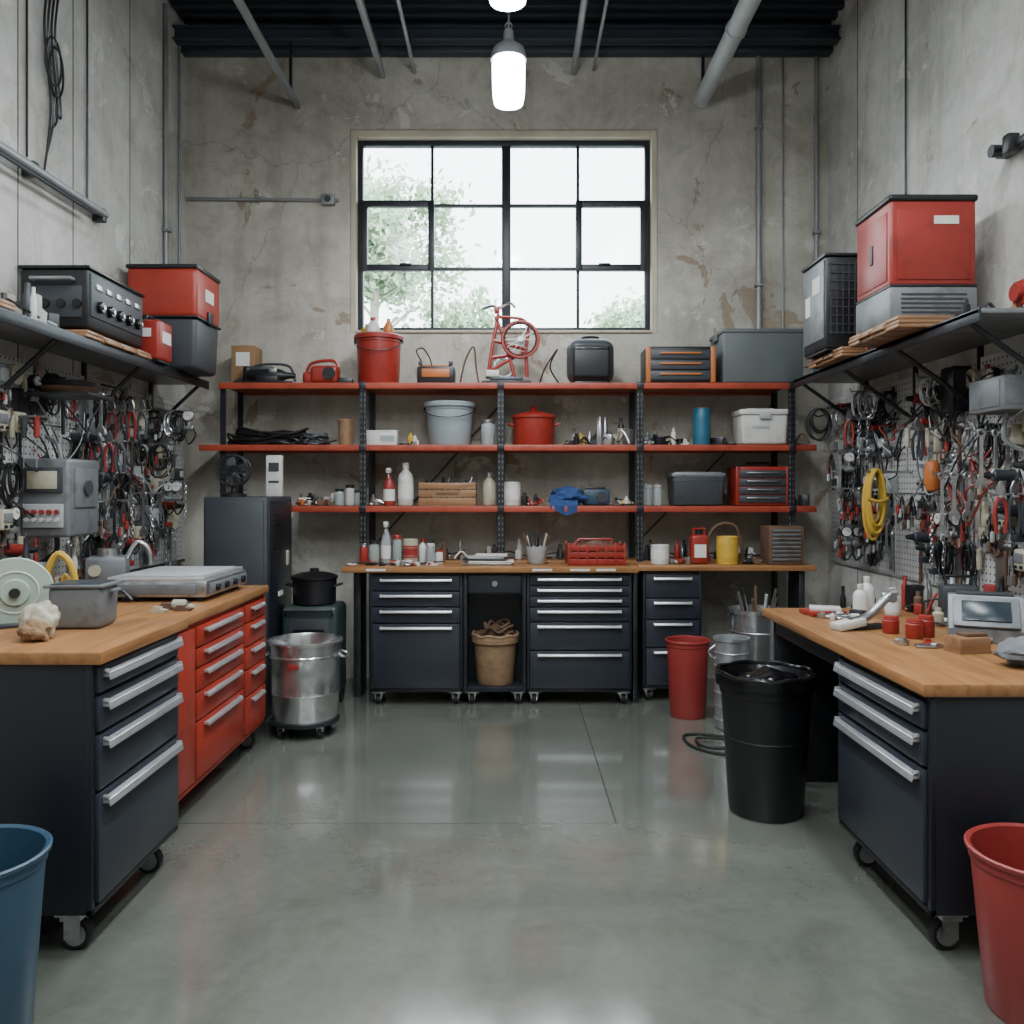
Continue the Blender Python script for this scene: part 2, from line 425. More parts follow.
b.box((xc1-0.2, yw-0.08, zr1+0.02), (0.09, 0.02, 0.014), DSTEEL, 0.003); b.box((xc2+0.2, yw-0.08, zr1+0.02), (0.09, 0.02, 0.014), DSTEEL, 0.003)
b.b2(fx0+0.02, fx1-0.02, yw-0.003, yw+0.003, fz0+0.02, fz1-0.02, GLASS)
b.done('window_1')

# ceiling structure
b = B()
def ibeam_x(y, z0, z1, w=0.1):
    b.b2(XL, XR, y-w/2, y+w/2, z0, z0+0.012, BEAM); b.b2(XL, XR, y-w/2, y+w/2, z1-0.012, z1, BEAM); b.b2(XL, XR, y-0.006, y+0.006, z0, z1, BEAM)
for y in (6.3, 5.5, 4.2, 3.0, 1.6, 0.2, -1.4):
    ibeam_x(y, 4.76, 4.86)
b.done('ceiling_beam')
b = B(); b.b2(XL, XR, 6.4, 6.49, 4.74, 4.80, BEAM, 0.006); b.done('plate_beam')
b = B()
x, z = -1.64, 4.38
b.b2(x-0.02, x+0.02, YF, YB, z-0.03, z+0.02, PIPE, 0.006)
for y in (6.3, 4.5, 2.5): b.b2(x-0.01, x+0.01, y-0.01, y+0.01, z, 4.77, DSTEEL)
b.done('support_rail')
b = B(); b.b2(-1.0, -0.96, YF, 6.45, 4.56, 4.61, PIPE, 0.004)
for y in (6.3, 4.5): b.b2(-0.99, -0.97, y-0.01, y+0.01, 4.6, 4.77, DSTEEL)
b.done('support_rail')
for x, z, r in ((-0.74, 4.62, 0.014), (0.47, 4.62, 0.024), (0.62, 4.64, 0.012)):
    b = B(); b.tube([(x, YF, z), (x, YB-0.03, z), ], r, PIPE, 10)
    for y in (6.2, 4.2, 3.0): b.b2(x-0.008, x+0.008, y-0.015, y+0.015, z, 4.77, DSTEEL)
    b.done('ceiling_conduit')
b = B(); b.tube([(1.45, YF, 4.42), (1.45, YB, 4.42)], 0.062, LGREY, 20)
for y in (6.46, 5.5, 4.2, 2.4): b.cyl((1.45, y, 4.42), 0.07, 0.03, LGREY, 'Y'); b.b2(1.44, 1.46, y-0.015, y+0.015, 4.45, 4.77, DSTEEL)
b.done('ventilation_pipe')

def conduit(pts, r=0.014, name='electrical_conduit', clips=(), mat=PIPE, smooth=0):
    b = B(); b.tube(pts, r, mat, 10, smooth)
    for c in clips: b.box(c, (0.06, 0.06, 0.025), mat, 0.006)
    b.done(name)
yy = YB-0.024
conduit([(1.88, yy, 2.63), (1.88, yy, 4.92)], 0.022, clips=[(1.88, yy-.006, 3.0), (1.88, yy-.006, 4.2)])
conduit([(2.07, YB-0.009, 2.3), (2.07, YB-0.009, 4.92)], 0.007)
conduit([(2.32, yy, 2.3), (2.32, yy, 4.92)], 0.016, clips=[(2.32, yy-.006, 3.4)])
conduit([(-2.48, YB-0.015, 3.66), (-1.32, YB-0.015, 3.65)], 0.013, clips=[(-1.9, YB-0.03, 3.655)])
b = B(); b.box((0, 0, 0), (0.1, 0.05, 0.08), PIPE, 0.008); b.cyl((0, -0.028, 0), 0.025, 0.01, DSTEEL, 'Y'); b.done('junction_box', (-1.4, YB-0.026, 3.65))
conduit([(XL+0.02, 6.09, 2.3), (XL+0.02, 6.09, 4.92)], 0.018, clips=[(XL+.03, 6.09, 3.3)])
conduit([(XL+0.012, 6.36, 2.3), (XL+0.012, 6.36, 4.92)], 0.009)
b = B(); b.tube([(XL+0.06, 3.4, 3.07), (XL+0.06, 5.1, 3.09)], 0.024, PIPE, 14)
for y in (3.6, 4.35, 5.08): b.box((XL+0.035, y, 3.08), (0.07, 0.05, 0.08), DSTEEL, 0.008)
b.tube([(XL+0.09, 3.4, 3.02), (XL+0.09, 4.9, 3.04)], 0.012, DSTEEL, 8)
b.done('pipe_rail')
b = B()
for k in range(4):
    y0 = 4.52+0.035*k
    b.tube([(XL+0.02, y0, 4.95), (XL+0.02, y0+0.04, 4.3), (XL+0.03, y0-0.03, 3.9), (XL+0.02, y0+0.05, 3.5), (XL+0.02, y0-0.02, 3.1+0.14*k)], 0.006, (RUB, DSTEEL)[k % 2], 6, 8)
b.ring((XL+0.03, 4.58, 3.75), 0.08, 0.006, RUB, 'X', sy=1.6); b.ring((XL+0.035, 4.6, 3.7), 0.07, 0.006, RUB, 'X', sy=1.9)
b.done('hanging_cables')
conduit([(XL+0.012, 4.98, 3.1), (XL+0.012, 4.98, 4.95)], 0.006, mat=DSTEEL)
conduit([(XL+0.012, 4.36, 3.15), (XL+0.012, 4.36, 4.95)], 0.006, mat=RUB)
conduit([(XR-0.012, 5.2, 2.9), (XR-0.012, 5.2, 4.95)], 0.006, mat=DSTEEL)
b = B(); b.box((0, 0, 0), (0.06, 0.26, 0.035), DSTEEL, 0.006); b.box((-0.04, -0.02, 0), (0.06, 0.06, 0.09), BLACK, 0.012); b.cyl((-0.06, 0.07, 0), 0.03, 0.05, BLACK, 'X'); b.done('camera_bracket', (XR-0.032, 4.02, 3.07))

# pendant lamps
def pendant(y):
    b = B()
    b.cyl((0, 0, 4.86), 0.05, 0.03, DSTEEL)
    b.tube([(0, 0, 4.86), (0, 0, 4.13)], 0.005, PIPE, 8)
    b.ring((0, 0, 4.17), 0.02, 0.004, PIPE, 'Y', 14)
    b.lathe([(0.01, 4.15), (0.028, 4.14), (0.032, 4.08), (0.05, 4.065), (0.09, 4.035), (0.105, 3.99), (0.105, 3.975), (0.085, 3.97)], PIPE)
    b.lathe([(0.092, 3.975), (0.098, 3.94), (0.094, 3.76), (0.084, 3.71), (0.05, 3.695)], LAMP)
    b.ring((0, 0, 3.97), 0.102, 0.005, PIPE)
    b.done('pendant_lamp', (-0.02, y, 0))
    l = bpy.data.lights.new('pendant_light', 'AREA'); l.shape = 'DISK'; l.size = 0.22; l.energy = 34; l.color = (0.92, 0.97, 1.0)
    o = bpy.data.objects.new('pendant_light', l); o.location = (-0.02, y, 3.68); bpy.context.scene.collection.objects.link(o)
for y in (5.0, 3.95, 2.6, 1.2, -0.2): pendant(y)
for (x, y) in ((-1.3, 2.7), (1.3, 2.7), (-1.3, 0.3), (1.3, 0.3)):  # added fill lights above the view, each under a made-up fixture housing
    b = B(); b.box((0, 0, 0.03), (0.34, 1.5, 0.06), DGREY, 0.01); b.b2(-0.14, 0.14, -0.72, 0.72, -0.004, 0.004, LABEL)
    b.tube([(0, -0.5, 0.05), (0, -0.5, 0.62)], 0.006, DSTEEL); b.tube([(0, 0.5, 0.05), (0, 0.5, 0.62)], 0.006, DSTEEL)
    b.done('fill_light_housing', (x, y, 4.35))
    l = bpy.data.lights.new('overhead_fill_light', 'AREA'); l.shape = 'RECTANGLE'; l.size = 0.28; l.size_y = 1.4; l.energy = 62 if y > 1 else 36; l.color = (0.90, 0.96, 1.0)
    o = bpy.data.objects.new('overhead_fill_light', l); o.location = (x, y, 4.33); bpy.context.scene.collection.objects.link(o)

# ------------------------------------------------------------------ outside
b = B(); b.b2(-30, 30, YB+0.3, 60, -0.3, -0.2, GROUND); b.done('yard_ground')
def tree(x, y, zc, rad, n, h):
    b = B()
    b.tube([(0, 0, -0.2), (0.1, 0, h*0.4), (0, 0.1, h*0.8), (0.15, 0, h)], [0.16, 0.12, 0.08, 0.04], BARK, 8, 5)
    for k in range(6):
        a = rnd.uniform(0, 2*PI); z = rnd.uniform(0.55, 0.85)*h
        b.tube([(0.05, 0, z), (math.cos(a)*rad*0.3, math.sin(a)*rad*0.3, z+rad*0.3), (math.cos(a)*rad*0.6, math.sin(a)*rad*0.6, z+rad*0.5)], 0.025, BARK, 5, 3)
    V = []; F = []
    cl = []
    for k in range(30):
        v = Vector((rnd.gauss(0, 1), rnd.gauss(0, 1), rnd.gauss(0, 1))).normalized()*rad*rnd.uniform(0.1, 0.95)
        cl.append((v+Vector((0, 0, zc)), rad*rnd.uniform(0.2, 0.36)))
    for i in range(n):
        c, r = cl[rnd.randrange(len(cl))]
        p = c+Vector((rnd.gauss(0, 1), rnd.gauss(0, 1), rnd.gauss(0, 1)))*r*0.55
        u = Vector((rnd.gauss(0, 1), rnd.gauss(0, 1), rnd.gauss(0, 1))).normalized(); w = u.orthogonal().normalized()
        s = rnd.uniform(0.05, 0.11); o = len(V)
        V += [p-u*s, p+w*s*0.55, p+u*s, p-w*s*0.55]; F.append((o, o+1, o+2, o+3))
    b.add(V, F, LEAF)
    b.done('tree', (x, y, 0))
tree(-2.45, 15.0, 5.7, 1.4, 10000, 5.6)
tree(-1.2, 19.5, 4.9, 1.0, 5000, 4.9)
tree(2.7, 17.0, 4.4, 1.2, 7000, 4.3)

# ------------------------------------------------------------------ furniture helpers
def castor(b, x, y, r=0.05, h=0.13):
    b.cyl((x, y, r), r, 0.03, RUB, 'X', seg=18, bev=0.006); b.cyl((x, y, r), r*0.68, 0.036, STEEL, 'X', seg=14)
    b.box((x-0.022, y+0.006, r+0.025), (0.004, r*1.0, r*1.5), STEEL); b.box((x+0.022, y+0.006, r+0.025), (0.004, r*1.0, r*1.5), STEEL)
    b.box((x, y+0.01, h-0.028), (0.056, r*1.3, 0.022), STEEL, 0.003); b.box((x, y+0.01, h-0.008), (0.09, 0.08, 0.016), STEEL, 0.002)

def handle(b, x0, x1, z, y, mat=ALU, th=0.018, prot=0.022):
    b.box(((x0+x1)/2, y-prot*0.6, z), (x1-x0, prot, th*0.35), mat, 0.002, rot=(0.25, 0, 0))
    b.box(((x0+x1)/2, y-prot, z-th*0.35), (x1-x0, 0.006, th), mat, 0.0025, rot=(-0.25, 0, 0))
    b.box((x0+0.006, y-prot*0.5, z), (0.012, prot, th), mat, 0.003); b.box((x1-0.006, y-prot*0.5, z), (0.012, prot, th), mat, 0.003)

def cabinet(b, w, d, z0, z1, cols, body, front, hmat=ALU, hth=0.018, inset=0.02, cast=True, hin=0.02, x0=None):
    x0 = -w/2 if x0 is None else x0; x1 = x0+w
    b.b2(x0, x1, 0.012, d, z0, z1, body, 0.006)
    b.b2(x0, x0+inset, 0, 0.02, z0, z1, body, 0.003); b.b2(x1-inset, x1, 0, 0.02, z0, z1, body, 0.003)
    b.b2(x0, x1, 0, 0.02, z0, z0+inset, body, 0.003)
    for (cx0, cx1, drs) in cols:
        for (a, c) in drs:
            b.b2(x0+cx0, x0+cx1, -0.012, 0.014, a, c, front, 0.004)
            handle(b, x0+cx0+hin, x0+cx1-hin, c-0.022, -0.012, hmat, hth)
    if cast:
        for xx in (x0+0.07, x1-0.07):
            for yy_ in (0.08, d-0.08): castor(b, xx, yy_, 0.05, z0)

# near left workbench cabinet (faces +X)
b = B(); w = 0.67
cabinet(b, w, 1.12, 0.135, 0.905, [(0.022, w-0.022, [(0.165, 0.50), (0.512, 0.68), (0.692, 0.80), (0.812, 0.893)])], NAVYD, NAVY, hth=0.026)
b.box((0, 0.55, 0.926), (w+0.03, 1.17, 0.04), WOODX, 0.006)
b.box((0.02, -0.014, 0.862), (0.09, 0.004, 0.012), LABEL)
b.done('workbench_cabinet', (-1.285, 2.935, 0), PI/2)
LT = 0.946
# red tool cabinet
b = B(); w = 1.36
rows = [(0.745, 0.835), (0.655, 0.737), (0.55, 0.647), (0.42, 0.542), (0.16, 0.412)]
cabinet(b, w, 1.02, 0.13, 0.86, [(0.30, 0.95, rows), (0.985, w-0.02, [(0.745, 0.835), (0.62, 0.737), (0.50, 0.612), (0.36, 0.492), (0.16, 0.352)])], ORED, ORED, hth=0.015, hin=0.08)
b.b2(-w/2+0.02, -w/2+0.28, -0.01, 0.014, 0.16, 0.835, ORED, 0.004)
b.box((0, 0.5, 0.88), (w+0.03, 1.04, 0.04), WOODX, 0.006)
b.done('red_tool_cabinet', (-1.4, 4.13, 0), PI/2)
RT = 0.90

# right workbench (faces -X)
b = B(); w = 0.73
cabinet(b, w, 1.1, 0.135, 0.80, [(0.022, w-0.022, [(0.165, 0.575), (0.587, 0.69), (0.702, 0.785)])], NAVYD, NAVY, hth=0.026, x0=0.0)
b.b2(-0.93, w+0.02, -0.03, 1.12, 0.81, 0.85, WOODX, 0.006)
b.b2(-0.90, 0.0, 0.02, 0.06, 0.73, 0.81, NAVYD, 0.004)
b.b2(-0.90, -0.86, 0.02, 1.1, 0.0, 0.81, NAVYD, 0.004)
b.b2(-0.88, 0.0, 1.05, 1.1, 0.1, 0.81, NAVYD, 0.004)
b.b2(-0.88, 0.0, 0.3, 1.1, 0.16, 0.19, NAVYD, 0.004)
b.b2(0.0, w, 0.01, 1.1, 0.80, 0.812, NAVYD)
b.done('workbench', (1.28, 3.33, 0), -PI/2)
BT = 0.85

def place_cab(x0, x1, drs, z0=0.09, z1=0.885, d=0.3):
    w = x1-x0
    t_ = B(); cabinet(t_, w, d, z0, z1, [(0.02, w-0.02, drs)], NAVYD, NAVY, hth=0.015, hin=0.05, cast=False)
    for xx in (-w/2+0.05, w/2-0.05): castor(t_, xx, 0.06, 0.036, z0); castor(t_, xx, d-0.06, 0.036, z0)
    return t_
place_cab(-0.95, -0.33, [(0.115, 0.545), (0.555, 0.655), (0.665, 0.76), (0.77, 0.865)]).done('drawer_cabinet', (-0.64, 5.68, 0))
place_cab(0.1, 0.8, [(0.115, 0.365), (0.375, 0.555), (0.565, 0.655), (0.663, 0.727), (0.735, 0.797), (0.805, 0.87)]).done('drawer_cabinet', (0.45, 5.68, 0))
place_cab(0.89, 1.29, [(0.115, 0.365), (0.375, 0.555), (0.565, 0.70), (0.71, 0.865)], d=0.2).done('drawer_cabinet', (1.09, 5.78, 0))
b = B(); b.b2(-0.325, -0.30, 5.68, 5.98, 0.09, 0.885, NAVYD, 0.003); b.b2(0.07, 0.095, 5.68, 5.98, 0.09, 0.885, NAVYD, 0.003)
b.b2(-0.30, 0.07, 5.68, 5.98, 0.09, 0.125, NAVYD, 0.003); b.b2(-0.30, 0.07, 5.95, 5.98, 0.125, 0.885, NAVYD)
b.b2(-0.30, 0.07, 5.69, 5.95, 0.74, 0.885, NAVYD, 0.003); b.b2(-0.29, 0.06, 5.672, 5.695, 0.755, 0.87, NAVY, 0.004)
b.cyl((-0.115, 5.668, 0.815), 0.018, 0.02, STEEL, 'Y')
for xx in (-0.27, 0.04): castor(b, xx, 5.74, 0.036, 0.09)
b.done('open_bay_cabinet')
b = B(); b.b2(-1.13, 0.84, 5.62, 6.0, 0.892, 0.93, WOODX, 0.005); b.b2(0.85, 2.06, 5.74, 6.0, 0.892, 0.93, WOODX, 0.005)
b.b2(0.82, 0.85, 5.76, 5.99, 0, 0.89, DSTEEL, 0.003); b.b2(-1.1, -1.05, 5.9, 5.99, 0, 0.89, DSTEEL, 0.003); b.b2(1.96, 2.0, 5.8, 5.99, 0, 0.89, DSTEEL, 0.003)
b.b2(-1.0, 0.8, 5.68, 5.98, 0.886, 0.892, NAVYD)
for x in (-0.9, 0.2, 0.45, 0.62): b.box((x, 5.617, 0.911), (0.13, 0.003, 0.014), LABEL)
b.done('wooden_counter')

# shelving
T1, T2, T3, TC = 2.20, 1.76, 1.325, 0.93
b = B()
SF, SB = 6.03, 6.47
def sboard(x0, x1, z):
    b.b2(x0, x1, SF+0.013, SB, z-0.02, z, SHELFW, 0.003)
    b.b2(x0, x1, SF-0.008, SF+0.012, z-0.042, z+0.001, SHRED, 0.004)
    b.b2(x0, x1, SB-0.02, SB, z-0.04, z-0.021, SHRED)
sboard(-2.08, 1.99, T1); sboard(-2.22, 2.16, T2); sboard(-1.62, 2.16, T3)
b.b2(-1.03, 2.06, SF, SB, 0.89, 0.93, WOODX, 0.004)
for x in (-1.06, -0.08, 0.91, 1.99):
    for y in (SF+0.02, SB-0.02):
        b.b2(x-0.024, x+0.024, y-0.003, y+0.003, 0.0, T1+0.01, NAVYD); b.b2(x-0.003, x+0.003, y-0.02, y+0.02, 0.0, T1+0.01, NAVYD)
    z = 0.96
    while z < T1-0.03:
        b.box((x-0.012, SF+0.0165, z), (0.008, 0.003, 0.016), MGREY); b.box((x+0.012, SF+0.0165, z), (0.008, 0.003, 0.016), MGREY); z += 0.04
    for z in (T1, T2, T3): b.box((x, SF-0.009, z-0.02), (0.05, 0.006, 0.04), NAVYD, 0.002)
for y in (SF+0.03, SB-0.02): b.b2(-2.08, -2.04, y-0.003, y+0.003, 0.0, T1-0.02, NAVYD)
b.tube([(-1.06, SB-0.01, 1.0), (-0.08, SB-0.01, 2.1)], 0.006, DSTEEL); b.tube([(0.91, SB-0.01, 1.0), (1.99, SB-0.01, 2.1)], 0.006, DSTEEL)
b.done('storage_shelving')

def side_shelf(x0, x1, y0, y1, z, wallx):
    b = B(); b.b2(x0, x1, y0, y1, z-0.02, z, MGREY, 0.003)
    fx = x1 if wallx < 0 else x0; s = 1 if wallx < 0 else -1
    if s > 0: b.b2(fx-0.012, fx, y0, y1, z-0.055, z+0.004, DSTEEL, 0.003)
    else: b.b2(fx, fx+0.012, y0, y1, z-0.055, z+0.004, DSTEEL, 0.003)
    n = 4
    for k in range(n):
        y = y0+0.12+(y1-y0-0.24)*k/(n-1)
        b.b2(wallx, wallx+s*0.02, y-0.015, y+0.015, z-0.4, z-0.02, NAVYD)
        b.tube([(wallx+s*0.02, y, z-0.34), (fx-s*0.03, y, z-0.04)], 0.012, NAVYD, 6)
    b.done('bracket_shelf')
side_shelf(XL, -2.13, 3.0, 5.98, T1, XL)
side_shelf(1.95, XR, 3.55, 5.9, T1, XR)

b = B(); b.b2(XL, XL+0.018, 3.3, 6.4, 0.92, 1.78, PEG, 0.002); b.b2(XL, XL+0.018, 3.3, 6.4, 1.79, 2.1, PEG, 0.002)
b.b2(XL, XL+0.03, 3.28, 6.42, 0.9, 0.92, DSTEEL); b.done('pegboard_panel')
b = B(); b.b2(XR-0.018, XR, 3.0, 3.98, 0.9, 2.5, PEG, 0.002); b.b2(XR-0.018, XR, 3.99, 6.4, 0.9, 2.12, PEG, 0.002)
b.done('pegboard_panel')

# ------------------------------------------------------------------ item library
def bucket(name, loc, r, h, mat, taper=0.8, handle_=False, lid=None, liner=False, seg=36):
    b = B(); r0 = r*taper
    b.lathe([(r0*0.96, 0), (r0, 0.01), (r*0.97, h-0.05), (r*0.97, h-0.045), (r*1.0, h-0.04), (r*1.0, h-0.018), (r*1.05, h-0.014), (r*1.06, h-0.004), (r*1.03, h), (r*0.97, h-0.006), (r*0.95, h-0.05), (r0*0.93, 0.02), (0.001, 0.018)], mat, seg=seg)
    if liner:
        pts = [(r*1.03*math.cos(a/20*2*PI), r*1.03*math.sin(a/20*2*PI), h+0.006*math.sin(a*2.3)) for a in range(20)]
        b.tube(pts, 0.011, liner, 6, 3, True)
        b.lathe([(r*1.07, h-0.05), (r*1.08, h-0.01), (r*1.05, h+0.006), (r*0.9, h-0.01), (r*0.8, h-0.12), (0.001, h-0.14)], liner, seg=seg)
    if lid:
        b.lathe([(r*1.08, h-0.02), (r*1.09, h+0.005), (r*1.02, h+0.015), (r*0.9, h+0.015), (r*0.88, h+0.008), (0.001, h+0.012)], lid, seg=seg)
    if handle_:
        pts = [(r*1.06*math.cos(a), -r*1.06*math.sin(a), h-0.03-0.25*h*math.sin(a)) for a in [PI*i/14 for i in range(15)]]
        b.tube(pts, 0.0035, DSTEEL, 6)
        for sx in (-1, 1): b.cyl((sx*r*1.03, 0, h-0.03), 0.014, 0.02, DSTEEL, 'X', seg=10)
    return b.done(name, loc)

def bottle(name, loc, r, h, mat, cap=WHITE, label=None):
    b = B(); b.lathe([(r*0.9, 0), (r, 0.008), (r, h*0.62), (r*0.85, h*0.72), (r*0.38, h*0.82), (r*0.36, h*0.88)], mat, seg=18)
    b.lathe([(r*0.44, h*0.86), (r*0.44, h*0.99), (r*0.36, h)], cap, seg=14)
    if label: b.lathe([(r*1.015, h*0.15), (r*1.015, h*0.5)], label, seg=18)
    return b.done(name, loc)
def spray(name, loc, r, h, mat, cap):
    b = B(); b.lathe([(r*0.9, 0), (r, 0.01), (r, h*0.5), (r*0.8, h*0.62), (r*0.35, h*0.75), (r*0.33, h*0.82)], mat, seg=18)
    b.box((0, -0.01, h*0.9), (r*0.8, r*2.0, h*0.13), cap, 0.006); b.box((0, -r*1.1, h*0.91), (r*0.4, 0.02, 0.015), cap, 0.002)
    b.tube([(0, -r*0.5, h*0.86), (0, -r*0.9, h*0.76), (0, -r*0.8, h*0.70)], 0.005, cap, 6)
    b.lathe([(r*1.015, h*0.12), (r*1.015, h*0.42)], LABEL, seg=18)
    return b.done(name, loc)
def jar(name, loc, r, h, mat, lid=STEEL):
    b = B(); b.lathe([(r*0.92, 0), (r, 0.006), (r, h*0.76), (r*0.82, h*0.84), (r*0.82, h*0.86)], mat, seg=18)
    b.lathe([(r*0.88, h*0.85), (r*0.88, h*0.98), (r*0.8, h)], lid, seg=18)
    b.ring((0, 0, h*0.87), r*0.88, 0.0025, lid, seg=18)
    return b.done(name, loc)
def can(name, loc, r, h, mat, lab=None):
    b = B(); b.lathe([(r*0.98, 0), (r, 0.004), (r, h-0.004), (r*0.98, h), (r*0.93, h), (r*0.92, h-0.006), (0.001, h-0.006)], mat, seg=22)
    for z in (0.008, h-0.008, h*0.33, h*0.66): b.ring((0, 0, z), r, 0.002, mat, seg=22)
    if lab: b.lathe([(r*1.02, h*0.25), (r*1.02, h*0.75)], lab, seg=22)
    return b.done(name, loc)

def junk(name, x0, x1, y0, y1, z, hmax, n, pal, seed, cable=RUB):
    q = random.Random(seed); b = B(); cx_, cy_ = (x0+x1)/2, (y0+y1)/2
    for i in range(n):
        x = q.uniform(x0, x1)-cx_; y = q.uniform(y0, y1)-cy_; m = q.choice(pal); k = q.random(); h = hmax*q.uniform(0.3, 1.0)
        w = q.uniform(0.018, 0.045)
        if k < 0.2: b.box((x, y, h*0.35), (w*2, w*1.4, h*0.7), m, 0.006, rot=(0, 0, q.uniform(-1, 1)))
        elif k < 0.45: b.lathe([(w*0.5, 0), (w*0.55, 0.005), (w*0.55, h*0.7), (w*0.3, h*0.8), (w*0.3, h)], m, (x, y, 0), 14)
        elif k < 0.62:
            a = q.uniform(0, PI); L_ = q.uniform(0.04, 0.08)
            b.tube([(x-math.cos(a)*L_, y-math.sin(a)*L_*0.4, 0.012), (x, y, h*0.5), (x+math.cos(a)*L_, y+math.sin(a)*L_*0.4, 0.015)], 0.008, m, 7, 4)
        elif k < 0.75:
            b.cyl((x, y, w*0.6), w*0.6, w*1.6, m, q.choice('XY'), seg=16, bev=0.004); b.cyl((x, y, w*0.6), w*0.25, w*2.2, STEEL, 'X', seg=10)
        elif k < 0.88:
            b.prism([(-w, 0), (w, 0), (w*1.2, h*0.35), (w*0.3, h*0.45), (w*0.3, h*0.7), (-w*0.6, h*0.75), (-w*0.9, h*0.3)], w*0.8, m, (x, y, 0), (0, 0, q.uniform(-0.5, 0.5)))
        else: b.ring((x, y, 0.01), w*0.9, 0.006, m, 'Z', seg=18)
    if cable:
        pts = [(x0-cx_+(x1-x0)*i/6, q.uniform(y0, y1)-cy_, 0.008+q.random()*hmax*0.4) for i in range(7)]
        b.tube(pts, 0.005, cable, 6, 6)
    zmin = min(v.z for v in b.V)
    for v in b.V: v.z -= zmin
    return b.done(name, (cx_, cy_, z))

def cablepile(name, loc, rx, ry, h, mat, n, seed, r=0.009):
    q = random.Random(seed); b = B()
    for i in range(n):
        z = r+h*i/n; a0 = q.uniform(0, 6)
        pts = []
        for k in range(10):
            a = a0+2*PI*k/10; f = q.uniform(0.55, 1.0)
            pts.append((rx*f*math.cos(a), ry*f*math.sin(a), max(r, z+q.uniform(-0.3, 0.3)*h)))
        b.tube(pts, r, mat, 6, 4, True)
    return b.done(name, loc)

def tote(name, loc, w, d, h, body, lid, rz=0, label=None, clips=None, ribs=True, taper=0.93):
    b = B(); b.box((0, 0, (h-0.025)/2), (w, d, h-0.025), body, 0.015, taper=taper, seg=3)
    b.box((0, 0, h-0.02), (w*1.03, d*1.03, 0.03), lid, 0.008); b.box((0, 0, h-0.004), (w*0.9, d*0.88, 0.012), lid, 0.005)
    if ribs:
        b.box((0, 0, h-0.06), (w*1.0, d*1.0, 0.012), body, 0.004)
        for k in (-0.35, -0.12, 0.12, 0.35): b.box((k*w, 0, h*0.42), (0.01, d*0.975, h*0.6), body, 0.003)
    for sx in (-1, 1): b.box((sx*w*0.515, 0, h-0.045), (0.018, d*0.3, 0.05), clips or lid, 0.005)
    if label: b.box((0, -d*0.49, h*0.55), (w*0.3, 0.006, h*0.16), label, 0.001)
    return b.done(name, loc, rz)

def drawer_box(name, loc, w, d, h, body, front, acc, rows, rz=0, top_handle=True):
    b = B(); b.box((0, 0, h/2), (w, d, h), body, 0.012, seg=3)
    dh = h*0.86/rows
    for k in range(rows):
        z = h*0.06+dh*(k+0.5)
        b.box((0, -d/2-0.003, z), (w*0.88, 0.014, dh*0.86), front, 0.004)
        b.box((0, -d/2-0.014, z+dh*0.12), (w*0.6, 0.014, dh*0.18), acc, 0.003)
    for sx in (-1, 1):
        b.box((sx*w*0.47, -d/2-0.002, h/2), (w*0.07, 0.016, h*0.98), acc if acc != STEEL else body, 0.004)
    if top_handle:
        b.tube([(-w*0.25, 0, h-0.004), (-w*0.22, 0, h+0.03), (w*0.22, 0, h+0.03), (w*0.25, 0, h-0.004)], 0.008, BLACK, 8)
    return b.done(name, loc, rz)

def crate_slats(name, loc, w, d, h, mat, rz=0, label=None, fill=None):
    b = B(); t_ = 0.012
    b.b2(-w/2, w/2, -d/2, d/2, 0, 0.012, mat)
    for s in (-1, 1):
        for k in range(3):
            z = h*(0.18+0.32*k)
            b.box((0, s*(d/2-t_/2), z), (w, t_, h*0.29), mat, 0.003); b.box((s*(w/2-t_/2), 0, z), (t_, d-2*t_, h*0.29), mat, 0.003)
        for s2 in (-1, 1): b.box((s*(w/2-0.02), s2*(d/2-0.018), h/2), (0.02, 0.02, h), mat)
    if label: b.box((0, -d/2-0.002, h*0.5), (w*0.5, 0.003, h*0.3), label); b.box((0, -d/2-0.004, h*0.5), (w*0.4, 0.003, h*0.1), BROWNR)
    if fill:
        for k in range(9): b.tube([(-w*0.4+k*w*0.09, 0.03*math.sin(k*3), 0.02), (-w*0.38+k*w*0.1, 0.04*math.sin(k*2), h+0.02+0.02*math.sin(k*5))], 0.011, (DSTEEL, BLACK, STEEL)[k % 3], 7)
    return b.done(name, loc, rz)

def pallet_stack(name, loc, w, d, n, rz=0):
    b = B(); z = 0
    for k in range(n):
        for j in range(4): b.box((0.01*math.sin(k*3+j), -d/2+d*(j+0.5)/4, z+0.009), (w, d/4-0.012, 0.017), PALLET, 0.003, rot=(0, 0, 0.02*math.sin(j*2+k)))
        z += 0.018
    return b.done(name, loc, rz), z

# ------------------------------------------------------------------ top shelf (z=2.2)
z = T1+0.003
b = B()
b.lathe([(0.03, -0.16), (0.045, -0.14), (0.05, 0.0), (0.055, 0.06), (0.045, 0.1), (0.025, 0.14), (0.018, 0.2)], BLACK, (0, 0, 0.07), 18, (0, PI/2, 0))
b.box((-0.06, 0, 0.12), (0.2, 0.05, 0.035), DGREY, 0.012); b.box((-0.15, 0.0, 0.08), (0.05, 0.06, 0.12), BLACK, 0.012); b.box((0.02, -0.06, 0.03), (0.16, 0.1, 0.06), BLACK, 0.015)
b.tube([(-0.2, 0, 0.05), (-0.23, -0.05, 0.012), (-0.1, -0.1, 0.012), (0.1, -0.12, 0.012), (0.2, -0.08, 0.012)], 0.008, RUB, 7, 6)
b.tube([(0.2, 0, 0.03), (0.15, 0.03, 0.14), (0.02, 0.04, 0.16), (-0.12, 0.04, 0.14), (-0.2, 0.0, 0.03)], 0.01, DGREY, 7, 6)
b.box((0.05, -0.055, 0.1), (0.06, 0.01, 0.03), STEEL, 0.003)
